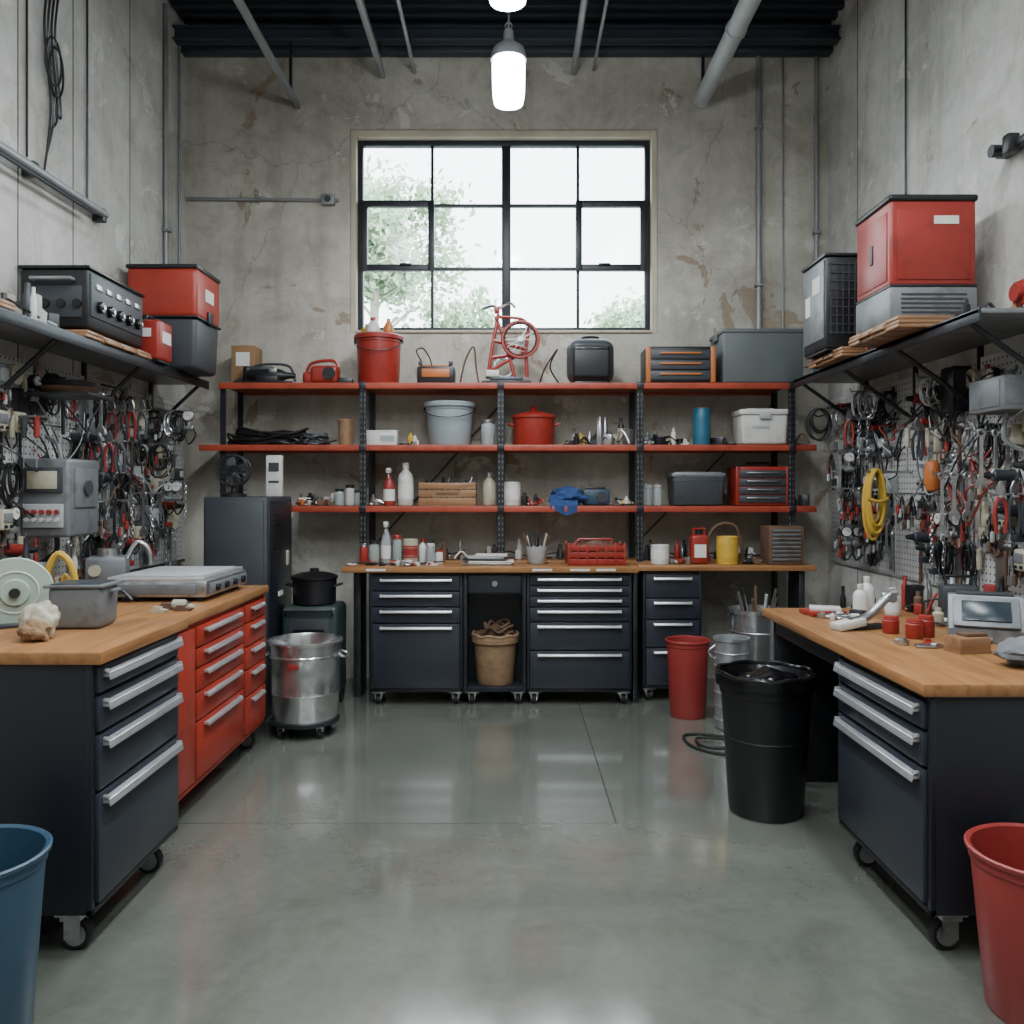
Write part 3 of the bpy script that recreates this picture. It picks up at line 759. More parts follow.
b.done('rotary_hammer', (-1.78, 6.2, z))
b = B()
b.box((0, 0, 0.075), (0.2, 0.14, 0.13), RED, 0.03, seg=3); b.box((-0.11, 0, 0.05), (0.1, 0.11, 0.09), REDP, 0.025, seg=3)
b.cyl((0.04, -0.075, 0.08), 0.045, 0.02, BLACK, 'Y'); b.tube([(-0.14, 0, 0.08), (-0.1, 0, 0.16), (0.05, 0, 0.18), (0.1, 0, 0.13)], 0.012, RED, 8, 6)
b.box((0.15, 0.0, 0.03), (0.1, 0.08, 0.045), DSTEEL, 0.01); b.b2(-0.16, 0.17, -0.05, 0.05, 0, 0.015, BLACK, 0.004)
b.done('chainsaw', (-1.36, 6.2, z))
bucket('red_bucket', (-0.975, 6.22, z), 0.165, 0.35, RED, taper=0.9, lid=REDP, handle_=True)
b = B(); b.lathe([(0.035, 0), (0.038, 0.01), (0.038, 0.06), (0.014, 0.1), (0.014, 0.12)], ORG, (0.08, 0, 0), 14); b.lathe([(0.05, 0), (0.055, 0.01), (0.045, 0.07), (0.015, 0.1), (0.014, 0.115)], WHITE, (-0.03, -0.02, 0), 14); b.lathe([(0.04, 0), (0.04, 0.05), (0.012, 0.07), (0.012, 0.09)], YEL, (-0.09, 0.05, 0), 14); b.lathe([(0.018, 0.1), (0.018, 0.125)], RED, (-0.03, -0.02, 0), 12)
b.done('glue_bottles', (-0.98, 6.2, z+0.366))
b = B(); b.box((0, 0, 0.065), (0.27, 0.16, 0.13), BLACK, 0.014); b.box((0, -0.083, 0.08), (0.2, 0.01, 0.06), ORG, 0.004); b.box((0, 0, 0.135), (0.22, 0.12, 0.014), ORG, 0.004)
for sx in (-1, 1): b.box((sx*0.11, -0.07, 0.15), (0.03, 0.03, 0.03), DGREY, 0.005)
b.tube([(-0.1, -0.07, 0.16), (-0.14, -0.06, 0.24), (-0.1, 0.0, 0.27), (-0.05, -0.03, 0.2), (-0.03, -0.07, 0.14)], 0.006, RUB, 6, 6)
b.done('battery_charger', (-0.55, 6.2, z))
b = B(); b.box((0, 0, 0.012), (0.36, 0.2, 0.024), BLACK, 0.006); b.box((0, 0, 0.04), (0.24, 0.14, 0.035), DSTEEL, 0.008)
tr = 0.014
b.tube([(-0.14, 0, 0.05), (-0.1, 0, 0.3), (-0.06, 0, 0.52)], tr, RED, 9); b.tube([(0.06, 0, 0.05), (0.0, 0, 0.3), (-0.08, 0, 0.5)], tr, RED, 9)
b.tube([(-0.12, 0, 0.2), (0.02, 0, 0.22)], tr, RED, 9); b.tube([(-0.1, 0, 0.33), (0.15, 0, 0.26)], tr, RED, 9); b.tube([(-0.13, 0, 0.1), (0.15, 0, 0.26)], tr*0.9, RED, 9); b.tube([(-0.06, 0, 0.5), (0.12, 0, 0.48), (0.16, 0, 0.4)], tr*0.8, RED, 9, 5)
b.tube([(0.15, 0, 0.06), (0.14, 0, 0.26), (0.16, 0, 0.4)], tr, RED, 9)
b.ring((0.1, -0.03, 0.33), 0.13, 0.012, RED, 'Y', 30); b.ring((0.1, -0.03, 0.33), 0.115, 0.006, RUB, 'Y', 30)
for k in range(6):
    a = PI*k/6; b.tube([(0.1+0.12*math.cos(a), -0.03, 0.33+0.12*math.sin(a)), (0.1-0.12*math.cos(a), -0.03, 0.33-0.12*math.sin(a))], 0.003, STEEL, 5)
b.cyl((0.1, -0.03, 0.33), 0.02, 0.05, STEEL, 'Y', seg=12)
b.ring((-0.02, 0.02, 0.13), 0.07, 0.01, STEEL, 'Y', 24)
b.tube([(-0.17, -0.05, 0.55), (-0.1, 0, 0.58), (-0.06, 0, 0.56), (0.02, 0, 0.6), (0.06, -0.05, 0.56)], 0.01, STEEL, 8, 5); b.box((-0.07, 0, 0.55), (0.04, 0.04, 0.05), RED, 0.008)
b.box((-0.1, -0.02, 0.08), (0.1, 0.1, 0.05), WHITE, 0.01)
b.done('bicycle_frame', (-0.04, 6.2, z))
conduit([(0.2, 6.17, z+0.01), (0.24, 6.15, z+0.12), (0.33, 6.2, z+0.26), (0.28, 6.25, z+0.14), (0.36, 6.3, z+0.01)], 0.006, 'loose_cable', mat=RUB, smooth=7)
conduit([(-0.38, 6.2, z+0.01), (-0.34, 6.2, z+0.18), (-0.28, 6.2, z+0.28), (-0.26, 6.22, z+0.12), (-0.24, 6.2, z+0.01)], 0.007, 'loose_cable', mat=BROWNR, smooth=7)
b = B(); b.box((0, 0, 0.17), (0.34, 0.2, 0.33), DGREY, 0.08, seg=6); b.box((0, -0.09, 0.16), (0.27, 0.05, 0.24), BLACK, 0.022, seg=4)
b.box((0, -0.117, 0.25), (0.24, 0.006, 0.012), BLACKG, 0.002); b.tube([(-0.06, 0, 0.325), (-0.05, 0, 0.35), (0.05, 0, 0.35), (0.06, 0, 0.325)], 0.01, BLACK, 8, 5); b.b2(-0.12, 0.12, -0.09, 0.09, 0, 0.02, BLACK, 0.008)
b.done('equipment_case', (0.57, 6.2, z))
drawer_box('tool_case', (1.2, 6.19, z), 0.49, 0.28, 0.26, BLACK, DGREY, ORG, 3, top_handle=False)
tote('grey_storage_bin', (1.79, 6.24, z), 0.58, 0.38, 0.39, BINGREY, BINGREY, ribs=False, taper=0.98)
b = B(); b.box((0, 0, 0.15), (0.17, 0.2, 0.3), CARD, 0.004); b.box((0, -0.101, 0.2), (0.1, 0.002, 0.1), LABEL); b.box((0.0, 0, 0.301), (0.05, 0.2, 0.002), PALLET); b.done('cardboard_box', (-1.98, 6.35, z))
junk('assorted_parts', 2.06, 2.14, 6.1, 6.3, T2+0.003, 0.2, 6, [DSTEEL, BLACK, BROWNR, WHITE], 3, None)

# ------------------------------------------------------------------ second shelf
z = T2+0.003
cablepile('cable_pile', (-1.78, 6.22, z), 0.3, 0.12, 0.1, BLACK, 14, 4)
cablepile('cable_pile', (-1.45, 6.22, z), 0.12, 0.1, 0.07, DGREY, 8, 5)
junk('assorted_parts', -1.65, -1.32, 6.34, 6.42, z, 0.13, 10, [DSTEEL, STEEL, BLACK, RED], 9)
bucket('brown_cup', (-1.21, 6.2, z), 0.06, 0.19, BURL, taper=0.88, seg=20)
b = B(); b.box((0, 0, 0.05), (0.22, 0.14, 0.1), WHITE, 0.006); b.box((0, 0, 0.102), (0.225, 0.145, 0.012), LABEL, 0.003); b.box((0.04, -0.071, 0.05), (0.1, 0.003, 0.04), PBLUE); b.done('white_box', (-0.94, 6.2, z))
junk('assorted_parts', -0.81, -0.68, 6.12, 6.24, z, 0.1, 8, [STEEL, WHITE, DSTEEL, YEL], 19, None)
bucket('grey_tub', (-0.455, 6.22, z), 0.175, 0.30, PBLUE, taper=0.86, lid=PBLUE, handle_=True)
jar('glass_jar', (-0.175, 6.18, z), 0.052, 0.19, JAR, STEEL)
b = B()
b.lathe([(0.14, 0), (0.15, 0.02), (0.155, 0.19), (0.165, 0.2), (0.165, 0.215), (0.15, 0.225), (0.06, 0.25), (0.03, 0.255), (0.02, 0.27), (0.03, 0.285), (0.001, 0.29)], RED)
for s in (-1, 1): b.tube([(s*0.15, -0.03, 0.15), (s*0.19, -0.03, 0.16), (s*0.19, 0.03, 0.16), (s*0.15, 0.03, 0.15)], 0.009, RED, 7)
b.done('red_stock_pot', (0.16, 6.22, z))
junk('hand_tools_pile', 0.40, 0.62, 6.12, 6.3, z, 0.12, 16, [DSTEEL, STEEL, BROWNR, BLACK, YEL], 29)
junk('hand_tools_pile', 0.60, 0.86, 6.12, 6.35, z, 0.22, 26, [BLACK, DSTEEL, BROWNR, STEEL, DGREY, CREAM], 39)
junk('assorted_parts', 0.97, 1.28, 6.12, 6.35, z, 0.14, 28, [STEEL, BLACK, BROWNR, WHITE, DSTEEL, CREAM], 49)
can('blue_paint_can', (1.38, 6.18, z), 0.062, 0.27, TURQ, TURQ)
b = B(); b.box((0, 0, 0.115), (0.34, 0.26, 0.22), WHITE, 0.02, taper=0.93, seg=3); b.box((0, 0, 0.235), (0.36, 0.28, 0.045), WHITE, 0.014, seg=3); b.box((0, -0.14, 0.21), (0.08, 0.02, 0.05), LGREY, 0.005); b.box((-0.03, -0.127, 0.13), (0.12, 0.008, 0.02), LGREY, 0.002); b.box((0, 0, 0.265), (0.2, 0.04, 0.02), LGREY, 0.008)
b.done('white_cooler_box', (1.81, 6.21, z))
junk('assorted_parts', 1.47, 1.59, 6.12, 6.3, z, 0.1, 8, [STEEL, BLACK, DSTEEL], 59, None)

# ------------------------------------------------------------------ third shelf
z = T3+0.003
junk('assorted_parts', -1.56, -1.30, 6.12, 6.35, z, 0.12, 22, [STEEL, BROWNR, DSTEEL, WHITE, ORG], 69)
for k, (x, h) in enumerate(((-1.26, 0.12), (-1.18, 0.15), (-1.12, 0.11))): jar('glass_jar', (x, 6.2, z), 0.036, h, (JAR, WHITE, JAR)[k], DSTEEL)
spray('spray_bottle', (-0.89, 6.16, z), 0.042, 0.28, SALM, WHITE)
bottle('white_bottle', (-0.77, 6.16, z), 0.056, 0.31, WHITE, WHITE, LABEL)
junk('assorted_parts', -1.02, -0.93, 6.12, 6.22, z, 0.1, 6, [STEEL, WHITE, RED], 79, None)
crate_slats('wooden_crate', (-0.465, 6.2, z), 0.41, 0.22, 0.17, PALLET, label=CARD, fill=True)
bottle('white_bottle', (-0.165, 6.19, z), 0.05, 0.24, CREAM, STEEL)
can('paint_can', (0.0, 6.19, z), 0.062, 0.17, WHITE, LABEL)
junk('assorted_parts', 0.09, 0.22, 6.12, 6.28, z, 0.1, 10, [STEEL, RED, DSTEEL], 99, None)
b = B(); b.blob((0, 0, 0.055), (0.13, 0.1, 0.075), BLUEC, 0.4, 4, 4, 1.6)
nx, nz = 12, 10; V = []; F = []
for j in range(nz):
    for i in range(nx):
        u = i/(nx-1); v = j/(nz-1)
        if v < 0.5: yv = -0.02-0.32*v*0.98; zv = 0.06*(1-2*v)+0.008
        else: yv = -0.182; zv = 0.008-(v-0.5)*0.16*(1-abs(u-0.6)*1.1)
        V.append((-0.13+0.2*u, yv+0.006*math.sin(u*14), zv+0.006*math.sin(u*11+v*4)*(1 if v < 0.5 else 0)))
for j in range(nz-1):
    for i in range(nx-1): F.append((j*nx+i, j*nx+i+1, (j+1)*nx+i+1, (j+1)*nx+i))
b.add(V, F, BLUEC)
b.done('blue_cloth', (0.40, 6.2, z))
b = B(); b.box((0, 0, 0.06), (0.2, 0.14, 0.12), BLUEP, 0.02); b.box((0, 0, 0.125), (0.14, 0.05, 0.02), BLACK, 0.006); b.cyl((0.04, -0.075, 0.06), 0.04, 0.02, DGREY, 'Y'); b.done('blue_tool_bag', (0.62, 6.3, z))
junk('assorted_parts', 0.74, 0.87, 6.12, 6.3, z, 0.08, 12, [STEEL, BLACK, YEL, WHITE], 109)
for x in (0.99, 1.06): jar('glass_jar', (x, 6.18, z), 0.034, 0.15, JAR, LGREY)
tote('grey_tote', (1.335, 6.2, z), 0.37, 0.26, 0.24, DGREY, MGREY, clips=BLACK)
drawer_box('red_toolbox', (1.79, 6.2, z), 0.38, 0.26, 0.28, RED, DGREY, STEEL, 4)
junk('assorted_parts', 2.03, 2.12, 6.12, 6.3, z, 0.12, 5, [BLACK, DSTEEL], 119, None)

# ------------------------------------------------------------------ counter items
z = TC+0.002
for (x, r, h, m, c) in ((-1.02, 0.03, 0.14, RED, STEEL), (-0.95, 0.035, 0.16, JAR, DSTEEL), (-0.79, 0.032, 0.2, JAR, RED), (-0.56, 0.03, 0.14, JAR, WHITE), (-0.50, 0.026, 0.1, WHITE, RED)):
    jar('glass_jar', (x, 5.85, z), r, h, m, c)
spray('spray_bottle', (-0.87, 5.88, z), 0.036, 0.3, JAR, WHITE)
can('round_tin', (-0.70, 5.86, z), 0.052, 0.17, CREAM, REDP)
bottle('white_bottle', (-0.62, 5.9, z), 0.03, 0.17, WHITE, RED)
junk('assorted_parts', -1.08, -0.45, 5.68, 5.78, z, 0.05, 22, [STEEL, RED, WHITE, DSTEEL], 129)
b = B()
for k in range(5): b.box((0.03*math.sin(k*2.0), 0, 0.008+0.014*k), (0.34-0.03*k, 0.16, 0.012), (STEEL, WHITE, DSTEEL, LGREY, WHITE)[k], 0.003, rot=(0, 0, 0.08*math.sin(k*3)))
b.done('paper_stack', (-0.17, 5.82, z))
b = B(); b.lathe([(0.05, 0), (0.06, 0.01), (0.075, 0.12), (0.07, 0.12), (0.055, 0.02), (0.001, 0.02)], LGREY)
for k in range(8):
    a = k*0.8; b.tube([(0.03*math.cos(a), 0.03*math.sin(a), 0.03), (0.09*math.cos(a), 0.06*math.sin(a), 0.19+0.02*(k % 3))], 0.008, (BROWNR, DGREY, DSTEEL, CREAM)[k % 4], 7)
b.done('tool_cup', (0.17, 5.86, z))
b = B(); w, d, h = 0.38, 0.24, 0.15
b.b2(-w/2, w/2, -d/2, d/2, 0, 0.012, RED)
for s in (-1, 1):
    for k in range(3): b.box((0, s*d/2, 0.025+0.045*k), (w, 0.01, 0.036), RED, 0.003); b.box((s*w/2, 0, 0.025+0.045*k), (0.01, d, 0.036), RED, 0.003)
    for k in range(7): b.box((-w/2+w*k/6, s*d/2, h/2), (0.014, 0.014, h), RED, 0.003)
b.tube([(-w*0.4, 0, 0.1), (-w*0.3, 0, 0.17), (w*0.3, 0, 0.17), (w*0.4, 0, 0.1)], 0.009, RED, 7)
b.blob((0, 0, 0.08), (0.15, 0.09, 0.08), BROWNR, 0.4, 3)
b.done('red_crate', (0.57, 5.84, z))
can('white_can', (1.02, 5.86, z), 0.062, 0.13, WHITE, LABEL); junk('assorted_parts', 1.1, 1.22, 5.82, 5.9, z, 0.07, 7, [RED, STEEL], 139, None)
b = B(); b.box((0, 0, 0.1), (0.12, 0.1, 0.2), RED, 0.02, seg=3); b.cyl((0, 0, 0.215), 0.02, 0.03, BLACK); b.tube([(-0.04, 0, 0.2), (-0.04, 0, 0.24), (0.04, 0, 0.24), (0.04, 0, 0.2)], 0.009, RED, 7); b.box((0, -0.051, 0.09), (0.08, 0.004, 0.09), LABEL); b.done('fuel_can', (1.29, 5.87, z))
conduit([(1.37, 5.92, z+0.01), (1.36, 5.92, z+0.15), (1.43, 5.92, z+0.26), (1.55, 5.92, z+0.26), (1.60, 5.92, z+0.12), (1.59, 5.92, z+0.01)], 0.011, 'rubber_hose', mat=BROWNR, smooth=7)
can('yellow_can', (1.48, 5.84, z), 0.073, 0.19, YEL, YEL)
b = B(); b.box((0, 0, 0.13), (0.24, 0.2, 0.26), BROWNR, 0.006)
for k in range(8): b.box((0, -0.103, 0.035+0.028*k), (0.19, 0.012, 0.016), MGREY, 0.003, rot=(0.4, 0, 0))
b.done('louvred_heater', (1.86, 5.86, z))
junk('assorted_parts', 1.61, 1.71, 5.8, 5.92, z, 0.1, 6, [BLACK, DSTEEL, BROWNR], 149, None)
for i, (x0, x1, sd) in enumerate(((-0.95, -0.35, 5), (-0.2, 0.8, 6), (1.0, 1.9, 7))):
    junk('assorted_parts', x0, x1, 6.15, 6.4, z, 0.15, 30, [DSTEEL, BLACK, STEEL, RED, WHITE, BROWNR, DGREY], 200+sd)
bucket('burlap_bucket', (-0.115, 5.82, 0.126), 0.15, 0.33, BURL, taper=0.84, liner=BURL, seg=28)
cablepile('rope_coil', (-0.09, 5.82, 0.42), 0.1, 0.08, 0.1, BROWNR, 8, 21, 0.011)

# ------------------------------------------------------------------ corner left
b = B(); b.box((0, 0, 0.7), (0.4, 0.6, 1.39), DGREY, 0.008); b.box((0, -0.305, 0.72), (0.36, 0.02, 1.3), DGREY, 0.008)
b.box((0.203, 0.0, 0.72), (0.012, 0.54, 1.3), NAVYD, 0.006)
for k in range(9): b.box((0.211, -0.1, 1.28-0.03*k), (0.006, 0.2, 0.012), BLACK)
b.box((0.212, 0.15, 0.98), (0.01, 0.06, 0.1), CREAM, 0.004); b.box((0.215, 0.12, 0.55), (0.016, 0.03, 0.2), DSTEEL, 0.004); b.box((0.212, -0.02, 0.76), (0.006, 0.1, 0.03), LABEL)
for sx in (-1, 1):
    for sy in (-1, 1): b.cyl((sx*0.16, sy*0.26, 0.006), 0.025, 0.012, RUB)
b.done('metal_locker', (-1.74, 5.64, 0))
b = B(); b.lathe([(0.08, 0), (0.08, 0.015), (0.02, 0.03), (0.015, 0.08)], BLACK, (0, 0, 0)); b.ring((0, -0.03, 0.17), 0.1, 0.006, DSTEEL, 'Y'); b.ring((0, 0.03, 0.17), 0.1, 0.006, DSTEEL, 'Y')
for k in range(18):
    a = 2*PI*k/18; b.tube([(0.02*math.cos(a), -0.045, 0.17+0.02*math.sin(a)), (0.07*math.cos(a), -0.045, 0.17+0.07*math.sin(a)), (0.1*math.cos(a), -0.03, 0.17+0.1*math.sin(a)), (0.1*math.cos(a), 0.03, 0.17+0.1*math.sin(a))], 0.0025, DSTEEL, 5)
for k in range(4):
    a = PI/2*k+0.3; b.box((0.045*math.cos(a), 0, 0.17+0.045*math.sin(a)), (0.08, 0.006, 0.05), DGREY, 0.002, rot=(0.3, -a, 0))
b.cyl((0, 0.02, 0.17), 0.035, 0.08, BLACK, 'Y'); b.done('desk_fan', (-1.80, 5.5, 1.396))
b = B(); b.box((0, 0, 0.14), (0.11, 0.04, 0.28), WHITE, 0.006); b.box((0, -0.022, 0.2), (0.07, 0.003, 0.06), DGREY); b.box((0, -0.022, 0.1), (0.07, 0.003, 0.015), DGREY); b.done('white_binder', (-1.62, 5.8, 1.396))
b = B(); b.box((0, 0, 0.38), (0.36, 0.34, 0.6), GREEN, 0.03, seg=3); b.box((0, -0.172, 0.42), (0.26, 0.012, 0.36), DGREY, 0.006)
for k in range(6): b.box((0, -0.18, 0.3+0.045*k), (0.2, 0.008, 0.016), BLACK)
for sx in (-1, 1):
    b.cyl((sx*0.15, -0.1, 0.07), 0.07, 0.035, RUB, 'X', bev=0.008); b.cyl((sx*0.15, 0.1, 0.07), 0.07, 0.035, RUB, 'X', bev=0.008)
b.tube([(-0.15, -0.17, 0.62), (-0.15, -0.2, 0.66), (0.15, -0.2, 0.66), (0.15, -0.17, 0.62)], 0.01, DSTEEL, 8)
b.done('air_compressor', (-1.32, 5.70, 0))
b = B(); b.lathe([(0.13, 0), (0.14, 0.01), (0.145, 0.16), (0.155, 0.17), (0.155, 0.185), (0.1, 0.205), (0.03, 0.215), (0.03, 0.235), (0.001, 0.24)], BLACK)
for s in (-1, 1): b.tube([(s*0.14, -0.03, 0.12), (s*0.18, -0.03, 0.13), (s*0.18, 0.03, 0.13), (s*0.14, 0.03, 0.12)], 0.008, BLACK, 7)
b.done('black_stock_pot', (-1.32, 5.68, 0.682))
b = B(); r = 0.205
b.lathe([(r*0.9, 0.09), (r*0.93, 0.1), (r*0.97, 0.25), (r*0.985, 0.255), (r*0.97, 0.262), (r*1.0, 0.46), (r*1.02, 0.465), (r*1.02, 0.475), (r*1.0, 0.48), (r*1.02, 0.535), (r*1.07, 0.54), (r*1.08, 0.555), (r*1.02, 0.56), (r*0.98, 0.54), (r*0.9, 0.13), (0.001, 0.12)], DRUM, seg=48)
for s in (-1, 1): b.tube([(s*r, -0.05, 0.48), (s*(r+0.04), -0.05, 0.46), (s*(r+0.04), 0.05, 0.46), (s*r, 0.05, 0.48)], 0.008, STEEL, 8, 4)
b.cyl((0, 0, 0.085), 0.2, 0.02, DSTEEL)
for k in range(4):
    a = PI/4+PI/2*k; x, y = 0.16*math.cos(a), 0.16*math.sin(a); b.cyl((x, y, 0.032), 0.032, 0.025, RUB, 'X', bev=0.004); b.box((x, y, 0.06), (0.04, 0.03, 0.035), STEEL, 0.004)
b.box((-0.02, -r*0.995, 0.43), (0.06, 0.006, 0.03), REDP, 0.002)
b.done('steel_drum', (-1.225, 5.04, 0))

# corner right
bucket('red_bin', (1.12, 5.42, 0), 0.135, 0.49, SALM, taper=0.82)
b = B(); b.lathe([(0.09, 0), (0.1, 0.01), (0.1, 0.53), (0.11, 0.535), (0.11, 0.55), (0.095, 0.55), (0.09, 0.5), (0.001, 0.45)], GALV, seg=30)
for k in range(6): b.ring((0, 0, 0.06+0.08*k), 0.101, 0.005, GALV)
b.tube([(-0.1, 0, 0.5), (-0.14, 0, 0.46), (-0.1, 0, 0.42)], 0.006, STEEL, 6, 4); b.done('galvanised_bin', (1.33, 5.15, 0))
b = B(); b.lathe([(0.15, 0), (0.16, 0.01), (0.17, 0.66), (0.18, 0.665), (0.18, 0.69), (0.16, 0.69), (0.15, 0.6), (0.001, 0.5)], DRUM, seg=36)
for z_ in (0.12, 0.33, 0.55): b.ring((0, 0, z_), 0.167, 0.006, STEEL)
for k in range(9):
    a = k*0.7; b.tube([(0.05*math.cos(a), 0.05*math.sin(a), 0.5), (0.12*math.cos(a), 0.12*math.sin(a), 0.76+0.03*(k % 3))], 0.009, (STEEL, DSTEEL, BROWNR, LGREY)[k % 4], 7)
b.tube([(0.16, 0, 0.6), (0.22, 0, 0.5), (0.21, 0, 0.35), (0.16, 0, 0.28)], 0.009, STEEL, 7, 5)
b.done('stainless_barrel', (1.56, 5.40, 0))
b = B(); b.box((0, 0, 0.3), (0.3, 0.3, 0.6), BLACK, 0.02); b.box((0, -0.152, 0.4), (0.2, 0.01, 0.3), DGREY, 0.005); b.cyl((0.0, -0.16, 0.14), 0.06, 0.02, DSTEEL, 'Y'); b.done('shop_vacuum', (2.15, 5.3, 0))
junk('assorted_parts', 2.03, 2.27, 5.2, 5.4, 0.603, 0.25, 14, [STEEL, BLACK, RED, DSTEEL, WHITE], 160)
b = B(); r = 0.205; h = 0.62
b.lathe([(r*0.76, 0), (r*0.79, 0.012), (r*0.955, h-0.09), (r*0.985, h-0.085), (r*1.0, h-0.03), (r*1.05, h-0.02), (r*1.06, h-0.004), (r*1.0, h), (r*0.9, h-0.04), (r*0.72, 0.03), (0.001, 0.03)], BLACK, seg=44)
pts = [(r*1.03*math.cos(a/26*2*PI), r*1.03*math.sin(a/26*2*PI), h+0.003+0.005*math.sin(a*1.9)) for a in range(26)]
b.tube(pts, 0.011, BLACKG, 7, 3, True)
b.lathe([(r*1.07, h-0.05), (r*1.085, h-0.02), (r*1.07, h+0.003), (r*0.95, h-0.005), (r*0.8, h-0.06), (0.001, h-0.07)], BLACKG, seg=44)
b.blob((0.02, 0.02, h-0.04), (0.14, 0.13, 0.045), BLACKG, 0.3, 6, 4)
b.ring((0, 0, h*0.55), r*0.895, 0.004, BLACK)
b.done('trash_bin', (1.14, 3.82, 0))
b = B(); b.tube([(1.5, 4.75, 0.008), (1.2, 4.6, 0.008), (1.02, 4.72, 0.008), (1.0, 4.95, 0.008), (1.12, 4.98, 0.008), (1.3, 4.88, 0.008), (1.6, 4.6, 0.008)], 0.008, RUB, 8, 8)
b.tube([(1.5, 4.7, 0.024), (1.1, 4.66, 0.024), (1.06, 4.85, 0.024), (1.3, 4.8, 0.024), (1.6, 4.7, 0.01)], 0.008, RUB, 8, 8); b.done('floor_cable')
bucket('blue_bin', (-1.405, 2.19, 0), 0.185, 0.505, BLUEP, taper=0.8, seg=44)
bucket('red_bin', (1.465, 2.34, 0), 0.185, 0.45, SALM, taper=0.78, seg=44)

# ------------------------------------------------------------------ left bench objects
z = LT+0.001
b = B(); b.box((0, 0, 0.075), (0.19, 0.17, 0.15), MGREY, 0.02, taper=0.93, seg=3); b.box((0, 0, 0.152), (0.21, 0.185, 0.012), MGREY, 0.005); b.box((0, 0, 0.159), (0.17, 0.145, 0.004), DGREY)
b.box((0.11, 0, 0.13), (0.02, 0.06, 0.012), MGREY, 0.004); b.done('metal_container', (-1.55, 3.08, z), 0.08)
b = B(); b.lathe([(0.001, -0.02), (0.045, -0.02), (0.05, -0.008), (0.12, -0.006), (0.125, 0.0), (0.12, 0.006), (0.05, 0.008), (0.045, 0.02), (0.001, 0.02)], PALEG, (0, 0, 0.122), 40, (PI/2, 0, 0)); b.ring((0, 0, 0.122), 0.12, 0.007, PALEG, 'Y', 40); b.ring((0, -0.008, 0.122), 0.075, 0.004, WHITE, 'Y', 30); b.cyl((0, -0.02, 0.122), 0.018, 0.03, DSTEEL, 'Y')
b.box((0, 0.0, 0.006), (0.16, 0.09, 0.012), DGREY, 0.003); b.done('cable_reel', (-1.80, 3.08, z), 0.45)
b = B(); b.blob((0, 0, 0.05), (0.06, 0.055, 0.065), CREAM, 0.35, 12, 4, 1.5); b.blob((0.02, -0.06, 0.03), (0.05, 0.04, 0.035), BURL, 0.35, 15, 4, 1.5); b.done('crumpled_paper_bag', (-1.58, 2.84, z))
b = B(); b.tube([(0, 0, 0.014), (-0.03, 0, 0.08), (-0.06, 0, 0.16), (-0.02, 0, 0.25), (0.03, 0, 0.2), (0.045, 0, 0.08), (0.02, 0, 0.014)], 0.013, YEL, 8, 6, True); b.tube([(0.01, 0.02, 0.01), (-0.01, 0.02, 0.1), (0, 0.02, 0.17), (0.03, 0.02, 0.1), (0.03, 0.02, 0.01)], 0.008, YEL, 8, 6, True); b.done('yellow_air_hose', (-1.70, 3.22, z), 0.2)
z = RT+0.001
b = B(); b.box((0, 0, 0.06), (0.5, 0.62, 0.08), STEEL, 0.012); b.box((0, 0, 0.108), (0.47, 0.6, 0.02), ALU, 0.006); b.box((0, 0, 0.12), (0.4, 0.5, 0.006), LGREY, 0.002)
b.box((0.256, 0, 0.06), (0.01, 0.56, 0.05), MGREY, 0.003)
for k in range(4): b.cyl((0.268, -0.2+0.13*k, 0.06), 0.016, 0.02, BLACK, 'X', seg=14)
b.box((0, -0.314, 0.06), (0.4, 0.01, 0.05), MGREY, 0.003)
for sx in (-1, 1):
    for sy in (-1, 1): b.cyl((sx*0.2, sy*0.26, 0.01), 0.02, 0.02, RUB)
b.done('bench_scale', (-1.72, 4.4, z), 0)
b = B(); b.box((0, 0, 0.1), (0.2, 0.16, 0.18), MGREY, 0.02); b.cyl((0, 0, 0.2), 0.05, 0.06, STEEL); b.tube([(0.08, 0, 0.15), (0.14, 0, 0.26), (0.2, 0, 0.22), (0.21, 0, 0.14)], 0.012, STEEL, 8, 6); b.box((0, 0, 0.008), (0.24, 0.2, 0.016), DGREY, 0.004); b.cyl((-0.05, -0.085, 0.12), 0.03, 0.02, CREAM, 'Y'); b.done('bench_grinder', (-2.14, 4.5, z), 0.3)
PALL = [STEEL, DSTEEL, BLACK, WHITE, BROWNR, LGREY, CREAM, GALV, REDP]
junk('assorted_parts', -2.3, -1.85, 3.75, 4.1, z, 0.18, 34, PALL, 170)
junk('assorted_parts', -2.42, -2.28, 3.75, 4.75, z, 0.32, 44, PALL, 172)
junk('assorted_parts', -1.58, -1.46, 3.72, 3.95, z, 0.04, 8, [STEEL, DSTEEL, BROWNR, CREAM], 171, None)

# ------------------------------------------------------------------ right bench objects
z = BT+0.001
b = B()
b.prism([(-0.12, 0), (0.12, 0), (0.12, 0.04), (0.05, 0.17), (-0.02, 0.17), (-0.12, 0.05)], 0.26, MGREY, (0, 0, 0), (0, 0, PI/2))
b.box((0, -0.083, 0.112), (0.23, 0.012, 0.135), MGREY, 0.006, rot=(-0.69, 0, 0)); b.box((0, -0.09, 0.118), (0.17, 0.008, 0.09), SCREEN, 0.002, rot=(-0.69, 0, 0))
b.box((0, 0.02, 0.175), (0.2, 0.06, 0.012), DGREY, 0.004)
b.done('bench_instrument', (1.88, 3.38, z), -0.45)
b = B(); b.box((0, 0, 0.03), (0.13, 0.09, 0.055), PALLET, 0.008); b.box((0.02, 0, 0.062), (0.09, 0.06, 0.015), BROWNR, 0.005); b.b2(-0.065, 0.065, -0.045, 0.045, 0, 0.01, PALLET); b.done('wooden_block', (1.66, 3.1, z), 0.2)
